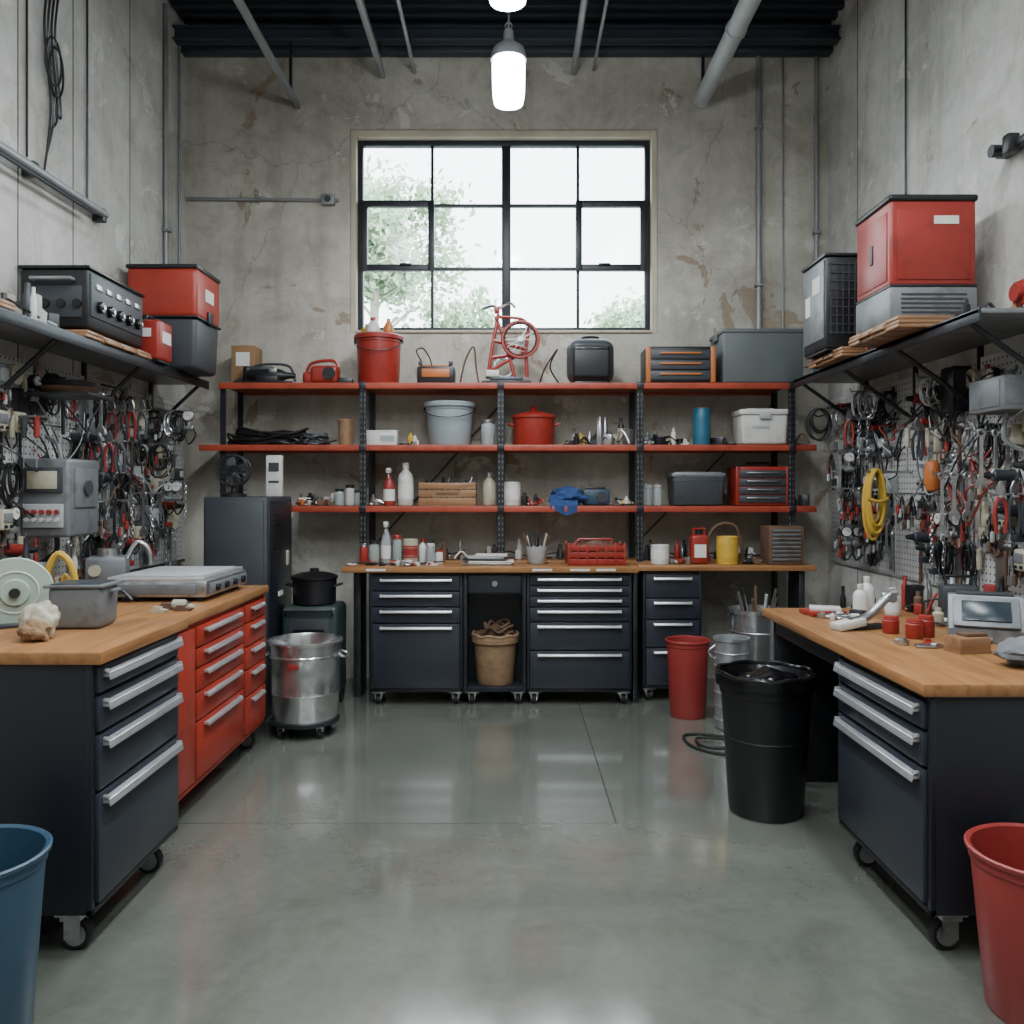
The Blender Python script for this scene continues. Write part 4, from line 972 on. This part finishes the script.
for (x, y, h) in ((1.60, 3.38, 0.075), (1.665, 3.42, 0.085), (1.56, 3.5, 0.07)): jar('red_jar', (x, y, z), 0.033, h, RED, REDP)
b = B(); b.blob((0, 0, 0.04), (0.12, 0.1, 0.05), RAG, 0.4, 31, 4, 1.5); b.blob((0.05, -0.05, 0.03), (0.08, 0.08, 0.04), RAG, 0.4, 37, 4, 1.6); b.done('grey_rag', (1.76, 2.84, z))
b = B(); b.tube([(-0.14, 0, 0.03), (-0.04, 0, 0.055), (0.06, 0, 0.13), (0.1, 0, 0.15)], 0.018, STEEL, 10, 5); b.box((-0.14, 0, 0.025), (0.14, 0.07, 0.035), WHITE, 0.01, rot=(0, -0.15, 0)); b.cyl((0.07, 0, 0.13), 0.022, 0.05, STEEL, 'Y'); b.box((-0.02, 0, 0.01), (0.2, 0.05, 0.02), DSTEEL, 0.004); b.done('heat_gun', (1.55, 3.62, z), 0.3)
for (x, y, h, r) in ((1.66, 4.05, 0.14, 0.034), (1.72, 4.12, 0.17, 0.036), (1.79, 4.0, 0.13, 0.034)): bottle('white_bottle', (x, y, z), r, h, WHITE, WHITE, LABEL)
b = B(); b.box((0, 0, 0.012), (0.18, 0.12, 0.02), RED, 0.005, rot=(0, 0, 0.2)); b.box((0.01, 0, 0.03), (0.14, 0.1, 0.016), WHITE, 0.004, rot=(0, 0, -0.3)); b.b2(-0.08, 0.08, -0.05, 0.05, 0, 0.004, WHITE); b.done('notebook_stack', (1.47, 4.02, z))
b = B(); b.box((0, 0, 0.08), (0.15, 0.12, 0.16), DGREY, 0.014); b.cyl((0, -0.065, 0.1), 0.035, 0.016, DGREY, 'Y'); b.cyl((0, -0.07, 0.1), 0.02, 0.02, STEEL, 'Y'); b.tube([(-0.05, 0, 0.155), (-0.05, 0, 0.2), (0.05, 0, 0.2), (0.05, 0, 0.155)], 0.008, BLACK); b.done('battery_pack', (2.02, 3.85, z), -0.3)
junk('assorted_parts', 1.9, 2.35, 3.95, 4.2, z, 0.2, 34, PALL, 180)
junk('assorted_parts', 1.42, 1.6, 3.83, 3.93, z, 0.05, 10, [YEL, DSTEEL, STEEL, WHITE], 181, None)
junk('assorted_parts', 2.05, 2.35, 2.95, 3.6, z, 0.16, 30, PALL, 182)
junk('assorted_parts', 1.45, 1.8, 3.18, 3.26, z, 0.03, 10, [STEEL, DSTEEL, RED], 183, None)
junk('assorted_parts', 1.80, 2.2, 3.56, 3.75, z, 0.12, 24, PALL, 184)

# ------------------------------------------------------------------ upper side shelf items
z = T1+0.005
p, dz = pallet_stack('wooden_pallet', (-2.3, 4.62, z), 0.36, 0.78, 2)
b = B(); b.box((0, 0, 0.17), (0.34, 0.64, 0.30), BLACK, 0.015); b.box((0.172, 0, 0.19), (0.012, 0.6, 0.22), DGREY, 0.005); b.box((0, 0, 0.325), (0.36, 0.66, 0.018), BLACKG, 0.006)
for k in range(5):
    b.cyl((0.187, -0.22+0.11*k, 0.14), 0.03, 0.03, BLACKG, 'X', seg=18, bev=0.005); b.cyl((0.2, -0.22+0.11*k, 0.14), 0.012, 0.02, STEEL, 'X', seg=10)
    b.box((0.18, -0.22+0.11*k, 0.24), (0.01, 0.07, 0.03), STEEL, 0.003)
b.tube([(-0.1, -0.325, 0.26), (-0.1, -0.36, 0.26), (0.1, -0.36, 0.26), (0.1, -0.325, 0.26)], 0.01, STEEL, 8); b.box((0, -0.322, 0.15), (0.28, 0.01, 0.16), DGREY, 0.004)
for k in range(4): b.cyl((-0.12+0.08*k, -0.33, 0.14), 0.022, 0.02, BLACKG, 'Y', seg=16)
b.ring((0.05, -0.12, 0.345), 0.07, 0.008, DSTEEL); b.ring((0.05, 0.15, 0.345), 0.07, 0.008, DSTEEL); b.box((-0.08, 0.02, 0.35), (0.1, 0.2, 0.03), BLACK, 0.008)
for sy in (-0.25, 0.25):
    for sx in (-0.12, 0.12): b.cyl((sx, sy, 0.01), 0.02, 0.02, RUB)
b.done('camping_stove', (-2.31, 4.61, z+dz))
b = B(); b.box((0, 0, 0.13), (0.2, 0.2, 0.24), RED, 0.02, seg=3); b.box((0.102, 0, 0.15), (0.004, 0.12, 0.07), LABEL); b.box((0, -0.103, 0.17), (0.1, 0.005, 0.05), LABEL); b.tube([(0, -0.06, 0.25), (0, -0.05, 0.28), (0, 0.05, 0.28), (0, 0.06, 0.25)], 0.009, BLACK); b.b2(-0.09, 0.09, -0.09, 0.09, 0, 0.012, BLACK)
b.done('red_jerry_can', (-2.19, 5.14, z))
b = B(); b.box((0, 0, 0.17), (0.44, 0.42, 0.33), DGREY, 0.03, taper=0.95, seg=3); b.box((0, 0, 0.49), (0.45, 0.43, 0.32), ORED, 0.03, seg=3); b.box((0, 0, 0.655), (0.46, 0.44, 0.03), BLACK, 0.012)
b.box((0, 0, 0.335), (0.46, 0.44, 0.014), BLACK, 0.004); b.box((0.228, 0, 0.5), (0.006, 0.14, 0.08), LABEL); b.box((0.232, 0, 0.36), (0.016, 0.08, 0.08), BLACK, 0.005)
b.done('portable_cooler', (-2.22, 5.6, z), 0.0)
junk('assorted_parts', -2.44, -2.2, 3.75, 4.15, z, 0.22, 26, [CREAM, STEEL, BLACK, WHITE, DGREY], 190)
junk('assorted_parts', -2.42, -2.2, 5.86, 5.94, z, 0.2, 8, [CREAM, STEEL, BLACK, DGREY], 194)
pallet_stack('wooden_pallet', (-2.3, 3.4, z), 0.34, 0.5, 2)

p, dz = pallet_stack('wooden_pallet', (2.09, 4.28, z), 0.56, 0.6, 3)
b = B(); b.box((0, 0, 0.09), (0.43, 0.42, 0.17), MGREY, 0.012); b.box((0, 0, 0.39), (0.42, 0.41, 0.42), RED, 0.014, seg=3); b.box((0, 0, 0.61), (0.44, 0.43, 0.035), BLACK, 0.015, seg=3)
b.box((0, -0.208, 0.38), (0.36, 0.006, 0.34), RED, 0.003); b.box((0.06, -0.213, 0.50), (0.12, 0.004, 0.04), LABEL); b.box((-0.212, 0, 0.38), (0.006, 0.34, 0.34), RED, 0.003); b.box((-0.217, 0.0, 0.38), (0.008, 0.03, 0.1), DSTEEL, 0.002)
b.box((0, 0, 0.18), (0.425, 0.415, 0.014), BLACK, 0.003)
for k in range(5): b.box((0, -0.212, 0.05+0.022*k), (0.32, 0.004, 0.008), DGREY)
b.box((0, 0, 0.006), (0.4, 0.38, 0.012), BLACK)
b.done('generator_box', (2.06, 4.36, z+dz))
p, dz = pallet_stack('wooden_pallet', (2.09, 5.12, z), 0.42, 0.56, 3)
b = B(); b.box((0, 0, 0.28), (0.34, 0.38, 0.54), BLACK, 0.015); b.box((-0.173, 0, 0.3), (0.008, 0.34, 0.46), MGREY, 0.004); b.box((-0.179, -0.06, 0.4), (0.003, 0.12, 0.1), LABEL); b.box((-0.179, 0.08, 0.3), (0.003, 0.08, 0.12), LABEL); b.box((0, 0, 0.555), (0.36, 0.40, 0.02), BLACK, 0.006)
for k in range(9): b.box((-0.14+0.035*k, -0.193, 0.3), (0.007, 0.008, 0.42), DGREY); b.box((0, -0.193, 0.1+0.05*k), (0.3, 0.009, 0.007), DGREY)
b.b2(-0.16, 0.16, -0.18, 0.18, 0, 0.015, BLACK); b.done('wire_crate', (2.0, 5.15, z+dz))
junk('assorted_parts', 1.98, 2.3, 4.66, 4.82, z, 0.24, 18, [BLACK, BROWNR, STEEL, DSTEEL, RED], 191)
junk('assorted_parts', 1.98, 2.3, 5.5, 5.75, z, 0.2, 18, [BLACK, TURQ, STEEL, DSTEEL, BROWNR], 192)
junk('assorted_parts', 2.0, 2.35, 3.62, 3.9, z, 0.10, 14, [BLACK, PALLET, STEEL, DGREY], 193)

# ------------------------------------------------------------------ pegboard tools (hang from z=0, wall at y=0, facing -Y)
def hook(b):
    b.tube([(0, -0.002, 0.0), (0, -0.045, 0.0), (0, -0.05, 0.015)], 0.003, STEEL, 6)
def t_pliers(m):
    b = B(); hook(b)
    for s in (-1, 1):
        b.tube([(s*0.006, -0.02, 0.0), (s*0.024, -0.02, -0.05), (s*0.026, -0.02, -0.11), (s*0.018, -0.02, -0.17)], 0.0085, m, 8, 4)
        b.prism([(0, 0.0), (s*0.02, 0.01), (s*0.016, 0.04), (s*0.003, 0.07), (0, 0.07)], 0.012, STEEL, (0, -0.02, 0))
    b.cyl((0, -0.02, 0.005), 0.014, 0.018, STEEL, 'Y', seg=14); return b.mesh('pliers')
def t_wrench(L=0.24, m=STEEL):
    b = B(); hook(b); y = -0.015
    b.prism([(-0.009, -L+0.02), (0.009, -L+0.02), (0.007, -0.02), (-0.007, -0.02)], 0.007, m, (0, y, 0))
    b.ring((0, y, 0), 0.016, 0.006, m, 'Y', 16)
    b.prism([(-0.009, 0.03-L), (-0.024, 0.01-L), (-0.024, -0.02-L), (-0.01, -0.028-L), (-0.01, -0.005-L), (0.01, -0.005-L), (0.01, -0.028-L), (0.024, -0.02-L), (0.024, 0.01-L), (0.009, 0.03-L)], 0.009, m, (0, y, 0))
    return b.mesh('wrench')
def t_driver(m):
    b = B(); hook(b); b.lathe([(0.006, -0.1), (0.012, -0.095), (0.015, -0.03), (0.013, -0.01), (0.016, 0.0), (0.01, 0.008)], m, (0, -0.025, 0), 12); b.cyl((0, -0.025, -0.17), 0.0035, 0.15, STEEL, seg=8); return b.mesh('screwdriver')
def t_hammer(m):
    b = B(); hook(b); b.box((0, -0.03, -0.15), (0.022, 0.016, 0.3), m, 0.006); b.cyl((0.03, -0.03, 0.0), 0.017, 0.05, STEEL, 'X', seg=14, bev=0.004)
    b.prism([(-0.06, -0.015), (0.01, -0.018), (0.01, 0.018), (-0.03, 0.014)], 0.022, DSTEEL, (0, -0.03, 0)); return b.mesh('hammer')
def t_coil(m, R=0.07, st=1.5, n=6, seed=1, r=0.005):
    q = random.Random(seed); b = B(); hook(b)
    for k in range(n):
        f = q.uniform(0.7, 1.1); o = q.uniform(-0.015, 0.015)
        pts = [(R*f*math.sin(a)+o, -0.02-0.006*k+q.uniform(-.006, .006), -R*st*f+R*st*f*math.cos(a)+0.004) for a in [2*PI*i/10 for i in range(10)]]
        b.tube(pts, r, m, 6, 4, True)
    b.tube([(-0.5*R, -0.03, -R*0.5), (-0.1*R, -0.05, -R*0.7), (0.5*R, -0.03, -R*0.5)], r*1.2, m, 6, 4)
    return b.mesh('coiled_cable')
def t_roll(m):
    b = B(); hook(b); b.lathe([(0.022, -0.015), (0.05, -0.015), (0.052, 0), (0.05, 0.015), (0.022, 0.015), (0.02, 0), (0.022, -0.015)], m, (0, -0.02, -0.02), 24, (PI/2, 0, 0)); return b.mesh('tape_roll')
def t_clamp(m):
    b = B(); hook(b); b.box((0, -0.02, -0.12), (0.012, 0.008, 0.26), STEEL, 0.002); b.box((0.035, -0.02, 0.0), (0.08, 0.014, 0.02), m, 0.003); b.box((0.035, -0.02, -0.12), (0.08, 0.014, 0.022), m, 0.003)
    b.cyl((0.06, -0.02, -0.1), 0.005, 0.12, STEEL); b.lathe([(0.01, -0.2), (0.012, -0.19), (0.01, -0.14)], m, (0.06, -0.02, 0), 10); return b.mesh('bar_clamp')
def t_saw():
    b = B(); hook(b); b.prism([(-0.035, -0.02), (0.035, -0.02), (0.012, -0.34), (-0.03, -0.34)], 0.003, STEEL, (0, -0.012, 0)); b.ring((0, -0.02, 0.01), 0.032, 0.01, BROWNR, 'Y', 18, 1, 1.2); return b.mesh('hand_saw')
def t_unit(m, m2, w=0.1, h=0.12):
    b = B(); b.box((0, -0.037, -h/2), (w, 0.07, h), m, 0.01); b.box((0, -0.075, -h*0.4), (w*0.75, 0.006, h*0.45), m2, 0.002)
    for s in (-1, 1): b.cyl((s*w*0.25, -0.075, -h*0.82), w*0.09, 0.014, DSTEEL, 'Y', seg=12)
    b.tube([(w*0.2, -0.03, -h), (w*0.25, -0.03, -h-0.05), (-w*0.1, -0.02, -h-0.08), (-w*0.4, -0.01, -h-0.02)], 0.005, RUB, 6, 5); return b.mesh('control_box')
def t_gauge(m):
    b = B(); hook(b); b.cyl((0, -0.035, -0.03), 0.036, 0.035, m, 'Y', seg=20, bev=0.004); b.cyl((0, -0.056, -0.03), 0.029, 0.006, LABEL, 'Y', seg=20); b.box((0.006, -0.06, -0.024), (0.022, 0.002, 0.003), BLACK, rot=(0, 0.6, 0))
    b.cyl((0, -0.03, -0.08), 0.01, 0.04, GALV); b.cyl((0, -0.03, -0.11), 0.02, 0.06, GALV, 'X', seg=14, bev=0.004); b.tube([(0.03, -0.03, -0.11), (0.045, -0.03, -0.16), (0.0, -0.03, -0.22), (-0.03, -0.03, -0.15)], 0.006, RUB, 6, 5); return b.mesh('pressure_gauge')
def t_drill(m):
    b = B(); hook(b); b.cyl((0, -0.06, -0.03), 0.028, 0.11, m, 'Y', bev=0.006); b.lathe([(0.02, 0), (0.012, 0.04)], DSTEEL, (0, -0.115, -0.03), 12, (PI/2, 0, 0)); b.box((0, -0.03, -0.09), (0.03, 0.04, 0.12), BLACK, 0.01, rot=(0.2, 0, 0)); b.box((0, -0.04, -0.16), (0.05, 0.075, 0.035), m, 0.008); return b.mesh('cordless_drill')
def t_chain():
    b = B(); hook(b)
    for k in range(13): b.ring((0.004*math.sin(k), -0.025, -0.012-0.022*k), 0.011, 0.003, STEEL, 'XY'[k % 2], 10, 0.75, 1.3)
    return b.mesh('hanging_chain')
def t_glove(m):
    b = B(); hook(b); b.box((0, -0.025, -0.08), (0.075, 0.03, 0.09), m, 0.012)
    b.box((0, -0.025, -0.02), (0.06, 0.03, 0.05), m, 0.01)
    for k, l in enumerate((0.06, 0.075, 0.07, 0.055)): b.tube([(-0.028+0.019*k, -0.025, -0.11), (-0.03+0.02*k, -0.028, -0.125-l*0.8)], 0.0095, m, 8)
    b.tube([(0.035, -0.025, -0.06), (0.055, -0.03, -0.09), (0.055, -0.03, -0.12)], 0.011, m, 8, 4); return b.mesh('work_glove')
def t_keys(seed):
    q = random.Random(seed); b = B(); hook(b)
    for k in range(9):
        x = q.uniform(-0.03, 0.03); L_ = q.uniform(0.06, 0.16); m = q.choice([STEEL, GALV, DSTEEL, REDP, BROWNR, LGREY])
        b.tube([(0, -0.03, -0.005), (x*0.6, -0.02-0.004*k, -L_*0.5), (x, -0.02-0.004*k, -L_)], 0.003, RUB, 5, 3)
        b.lathe([(0.004, 0), (0.011, 0.006), (0.011, 0.05), (0.005, 0.055)], m, (x, -0.02-0.004*k, -L_-0.05), 10)
    return b.mesh('bit_cluster')

kinds = [('pliers', t_pliers(REDP), .06), ('pliers', t_pliers(DGREY), .06), ('wrench', t_wrench(), .05), ('wrench', t_wrench(0.2, GALV), .05), ('wrench', t_wrench(0.28), .05), ('wrench', t_wrench(0.22, DSTEEL), .05),
         ('screwdriver', t_driver(REDP), .04), ('screwdriver', t_driver(CREAM), .04), ('screwdriver', t_driver(DGREY), .04), ('hammer', t_hammer(BROWNR), .10), ('hammer', t_hammer(DGREY), .10),
         ('coiled_cable', t_coil(RUB, seed=1, n=7), .13), ('coiled_cable', t_coil(LGREY, 0.05, 1.4, 4, 2, 0.004), .10), ('coiled_cable', t_coil(BLACK, 0.045, 2.2, 6, 3), .10), ('coiled_cable', t_coil(STEEL, 0.05, 1.8, 5, 5, 0.004), .10), ('tape_roll', t_roll(CREAM), .09), ('tape_roll', t_roll(DSTEEL), .09),
         ('bar_clamp', t_clamp(GALV), .09), ('bar_clamp', t_clamp(DGREY), .09), ('hand_saw', t_saw(), .07), ('control_box', t_unit(LGREY, DGREY), .11), ('control_box', t_unit(DGREY, LABEL, .08, .1), .09), ('control_box', t_unit(MGREY, LGREY, .09, .14), .1), ('control_box', t_unit(CREAM, MGREY, .09, .1), .1), ('pressure_gauge', t_gauge(DSTEEL), .08), ('pressure_gauge', t_gauge(GALV), .08),
         ('cordless_drill', t_drill(DGREY), .07), ('cordless_drill', t_drill(REDP), .07), ('hanging_chain', t_chain(), .04), ('hanging_chain', t_chain(), .04), ('work_glove', t_glove(CREAM), .09), ('bit_cluster', t_keys(1), .07), ('bit_cluster', t_keys(2), .07), ('bit_cluster', t_keys(3), .07)]
KD = {}
for k in kinds: KD.setdefault(k[0], []).append(k)

def scatter(side, rows, y0, y1, skip, seed):
    q = random.Random(seed)
    for zr in rows:
        y = y0+q.uniform(0, 0.05)
        while y < y1:
            nm, me, wd = q.choice(kinds)
            y += wd*0.5
            zz = zr+q.uniform(-0.04, 0.04)
            if not any(a < y+wd*0.5 and y-wd*0.5 < b_ and c < zz and zz-0.28 < d for (a, b_, c, d) in skip):
                if side < 0: o = inst(nm, me, (XL+0.0185, y, zz), PI/2, 0)
                else: o = inst(nm, me, (XR-0.0185, y, zz), -PI/2, 0)
            y += wd*0.5+q.uniform(0.0, 0.008)
skipL = [(4.3, 4.72, 1.15, 1.65)]
scatter(-1, (2.02, 1.79, 1.56, 1.35, 1.17), 3.95, 6.2, skipL, 5)
skipR = [(5.0, 5.26, 1.05, 1.85)]
scatter(1, (2.02, 1.79, 1.56, 1.35, 1.17), 3.6, 6.1, skipR, 8)
scatter(1, (2.38,), 3.2, 3.55, [], 10)

b = B(); b.box((0.125, 0, 0), (0.25, 0.32, 0.40), MGREY, 0.02, seg=3); b.box((0.125, -0.168, 0.09), (0.19, 0.02, 0.13), DGREY, 0.006); b.box((0.125, -0.18, 0.09), (0.15, 0.008, 0.09), CREAM, 0.003)
b.box((0.125, -0.168, -0.09), (0.2, 0.02, 0.12), LGREY, 0.006)
for k in range(5): b.cyl((0.05+0.038*k, -0.185, -0.07), 0.012, 0.02, REDP, 'Y', seg=12); b.cyl((0.05+0.038*k, -0.185, -0.11), 0.01, 0.02, WHITE, 'Y', seg=12)
b.box((0.255, 0, 0.05), (0.014, 0.22, 0.2), MGREY, 0.005); b.cyl((0.265, 0, 0.05), 0.04, 0.02, DGREY, 'X'); b.tube([(0.1, 0, -0.19), (0.1, 0, -0.28), (0.02, 0, -0.34)], 0.014, DSTEEL, 8, 4); b.tube([(0.1, 0.05, 0.19), (0.08, 0.05, 0.28), (0.02, 0.05, 0.32)], 0.012, PIPE, 8, 4)
b.done('electrical_meter_box', (XL+0.019, 4.44, 1.40))

def rack(side, y, z, n, seed, prefer):
    q = random.Random(seed); x0 = XL+0.0185 if side < 0 else XR-0.0185
    b = B(); L_ = 0.03+0.06*n
    b.tube([(0, 0, 0), (-side*L_, 0, 0), (-side*(L_+0.005), 0, 0.02)], 0.005, STEEL, 7); b.box((-side*0.004, 0, 0), (0.008, 0.04, 0.06), DSTEEL, 0.002)
    b.done('tool_rail', (x0, y, z))
    for k in range(n):
        nm, me, wd = q.choice(KD[q.choice(prefer)])
        inst(nm, me, (x0-side*(0.045+0.06*k), y+0.008, z-0.008), q.uniform(-0.3, 0.3))
R_ = [(-1, 5.2, 1.93, 4, ['pliers', 'pliers', 'wrench']), (-1, 4.9, 1.72, 4, ['pliers', 'screwdriver', 'wrench']), (-1, 5.6, 1.74, 4, ['coiled_cable', 'hanging_chain', 'bit_cluster']),
      (-1, 5.35, 1.42, 4, ['wrench', 'hanging_chain', 'bit_cluster']), (-1, 4.15, 1.80, 3, ['tape_roll', 'wrench', 'screwdriver']), (-1, 5.8, 1.98, 5, ['pressure_gauge', 'bit_cluster', 'coiled_cable']),
      (-1, 5.9, 1.5, 4, ['pressure_gauge', 'wrench', 'hanging_chain']), (-1, 4.8, 1.98, 3, ['wrench', 'bit_cluster']), (-1, 4.95, 1.38, 4, ['bit_cluster', 'pressure_gauge', 'wrench']), (-1, 5.05, 1.18, 3, ['bit_cluster', 'hanging_chain']),
      (1, 5.5, 1.9, 4, ['pliers', 'wrench', 'hanging_chain']), (1, 4.7, 1.78, 4, ['pliers', 'work_glove', 'screwdriver']), (1, 4.3, 1.52, 4, ['pliers', 'wrench', 'screwdriver', 'wrench']),
      (1, 5.6, 1.45, 4, ['coiled_cable', 'wrench', 'bit_cluster']), (1, 4.05, 1.72, 3, ['wrench', 'wrench', 'hammer']), (1, 4.9, 1.42, 3, ['pliers', 'bit_cluster']), (1, 5.8, 1.7, 4, ['bit_cluster', 'pressure_gauge', 'wrench']),
      (1, 5.35, 2.06, 4, ['coiled_cable', 'coiled_cable', 'bit_cluster']), (1, 4.55, 1.32, 3, ['pressure_gauge', 'hanging_chain']), (1, 3.9, 1.42, 3, ['pliers', 'wrench']),
      (1, 5.85, 2.0, 5, ['coiled_cable', 'bit_cluster', 'wrench']), (1, 5.7, 1.2, 4, ['bit_cluster', 'pressure_gauge']), (1, 4.6, 2.05, 3, ['wrench', 'coiled_cable']), (1, 5.35, 1.25, 3, ['bit_cluster', 'wrench'])]
for i, (sd, y, z, n, pf) in enumerate(R_): rack(sd, y, z, n, i+1, pf)
for side, y0, y1, seed in ((-1, 4.0, 6.2, 3), (1, 3.7, 6.1, 4)):
    q = random.Random(seed); b = B(); xw = XL if side < 0 else XR
    for k in range(26):
        ya = q.uniform(y0, y1-0.5); L_ = q.uniform(0.2, 0.7); za = q.uniform(1.4, 2.08); sag = q.uniform(0.1, 0.4); off = q.uniform(0.07, 0.13)
        pts = [(xw-side*0.026, ya, za)]+[(xw-side*(off+q.uniform(-.02, .02)), ya+L_*t_, za-sag*math.sin(PI*t_)+q.uniform(-.03, .03)) for t_ in (0.15, 0.35, 0.55, 0.75, 0.9)]+[(xw-side*0.026, ya+L_, za-q.uniform(-0.05, 0.2))]
        b.tube(pts, q.uniform(0.003, 0.006), q.choice([RUB, RUB, LGREY, DSTEEL, BLACK, BROWNR, REDP]), 6, 6)
    b.done('tangled_wiring')
# yellow hose coil
b = B(); b.tube([(0.22, 0, 0), (-0.06, 0, 0), (-0.065, 0, 0.03)], 0.007, STEEL, 8)
q = random.Random(3)
for k in range(9):
    f = q.uniform(0.75, 1.1)
    pts = [(0.055*f*math.sin(a), -0.03+0.009*k, -0.2*f+0.2*f*math.cos(a)+0.01) for a in [2*PI*i/14 for i in range(14)]]
    b.tube(pts, 0.01, YEL, 7, 3, True)
b.tube([(-0.06, -0.04, -0.16), (0, -0.05, -0.18), (0.06, -0.04, -0.16)], 0.011, YEL, 7, 4)
b.done('yellow_hose_coil', (2.18, 5.1, 1.55))
b = B(); b.tube([(0.15, 0, 0.02), (0, 0, 0.02), (0, 0, -0.02)], 0.005, STEEL); b.lathe([(0.01, -0.02), (0.03, -0.03), (0.042, -0.08), (0.042, -0.14), (0.03, -0.18), (0.012, -0.19)], ORG, (0, 0, 0)); b.done('orange_float', (2.25, 4.55, 1.62))
b = B(); b.box((0, 0, 0), (0.1, 0.13, 0.24), BLACK, 0.01); b.box((0, -0.067, 0), (0.07, 0.006, 0.2), DGREY); b.tube([(0, 0, -0.12), (0, 0.02, -0.25), (0.04, 0, -0.3)], 0.008, RUB, 6, 4); b.done('control_panel', (XR-0.07, 4.5, 1.97))
b = B(); b.box((0, 0, 0), (0.2, 0.3, 0.16), MGREY, 0.012); b.box((-0.02, -0.152, 0), (0.13, 0.006, 0.11), MGREY, 0.003); b.box((-0.102, 0, 0), (0.006, 0.24, 0.12), MGREY, 0.003); b.cyl((0.02, -0.16, -0.03), 0.012, 0.01, RED, 'Y'); b.tube([(0, 0, -0.08), (0, 0.02, -0.2), (0.08, 0, -0.26)], 0.012, PIPE, 8, 4); b.done('switch_box', (XR-0.12, 3.95, 1.88))
b = B(); b.box((0, 0, 0), (0.06, 0.12, 0.12), RED, 0.012); b.cyl((-0.04, 0, 0), 0.04, 0.03, REDP, 'X'); b.done('fire_alarm', (XR-0.052, 3.92, 2.35))
b = B(); b.lathe([(0.001, 0), (0.12, 0.0), (0.15, 0.03), (0.145, 0.03), (0.11, 0.01), (0.001, 0.01)], BROWNR, (0, 0, 0), 28); b.lathe([(0.001, 0.03), (0.11, 0.035), (0.13, 0.06), (0.001, 0.055)], DSTEEL); b.b2(-0.2, -0.1, -0.02, 0.02, 0.0, 0.012, DSTEEL); b.done('frying_pan', (-2.27, 4.35, 1.93))
b = B(); b.b2(-0.2, 0.15, -0.14, 0.14, -0.012, 0, DSTEEL); b.b2(-0.23, -0.2, -0.14, 0.14, -0.12, 0.02, DSTEEL); b.done('small_tray_shelf', (-2.25, 4.35, 1.927))

# ------------------------------------------------------------------ world
w = bpy.data.worlds.new('World'); bpy.context.scene.world = w; w.use_nodes = True
nt = w.node_tree; bg = nt.nodes['Background']
tc = nt.nodes.new('ShaderNodeTexCoord'); sp = nt.nodes.new('ShaderNodeSeparateXYZ'); rp = nt.nodes.new('ShaderNodeValToRGB')
nt.links.new(tc.outputs['Generated'], sp.inputs[0]); nt.links.new(sp.outputs['Z'], rp.inputs['Fac'])
rp.color_ramp.elements[0].color = (0.86, 0.93, 0.95, 1); rp.color_ramp.elements[1].color = (0.80, 0.9, 1.0, 1)
nt.links.new(rp.outputs['Color'], bg.inputs['Color']); bg.inputs['Strength'].default_value = 9.0
l = bpy.data.lights.new('window_portal', 'AREA'); l.shape = 'RECTANGLE'; l.size = 2.3; l.size_y = 1.5; l.cycles.is_portal = True
o = bpy.data.objects.new('window_portal', l); o.location = (-0.06, YB+0.24, 3.42); o.rotation_euler = (-PI/2, 0, 0); bpy.context.scene.collection.objects.link(o)

# ------------------------------------------------------------------ camera
cam = bpy.data.cameras.new('camera'); cam.sensor_width = 36; cam.lens = 850/1024*36; cam.shift_y = -22/1024
co = bpy.data.objects.new('camera', cam); co.location = (0, 0, 1.44); co.rotation_euler = (PI/2, 0, 0)
bpy.context.scene.collection.objects.link(co); bpy.context.scene.camera = co
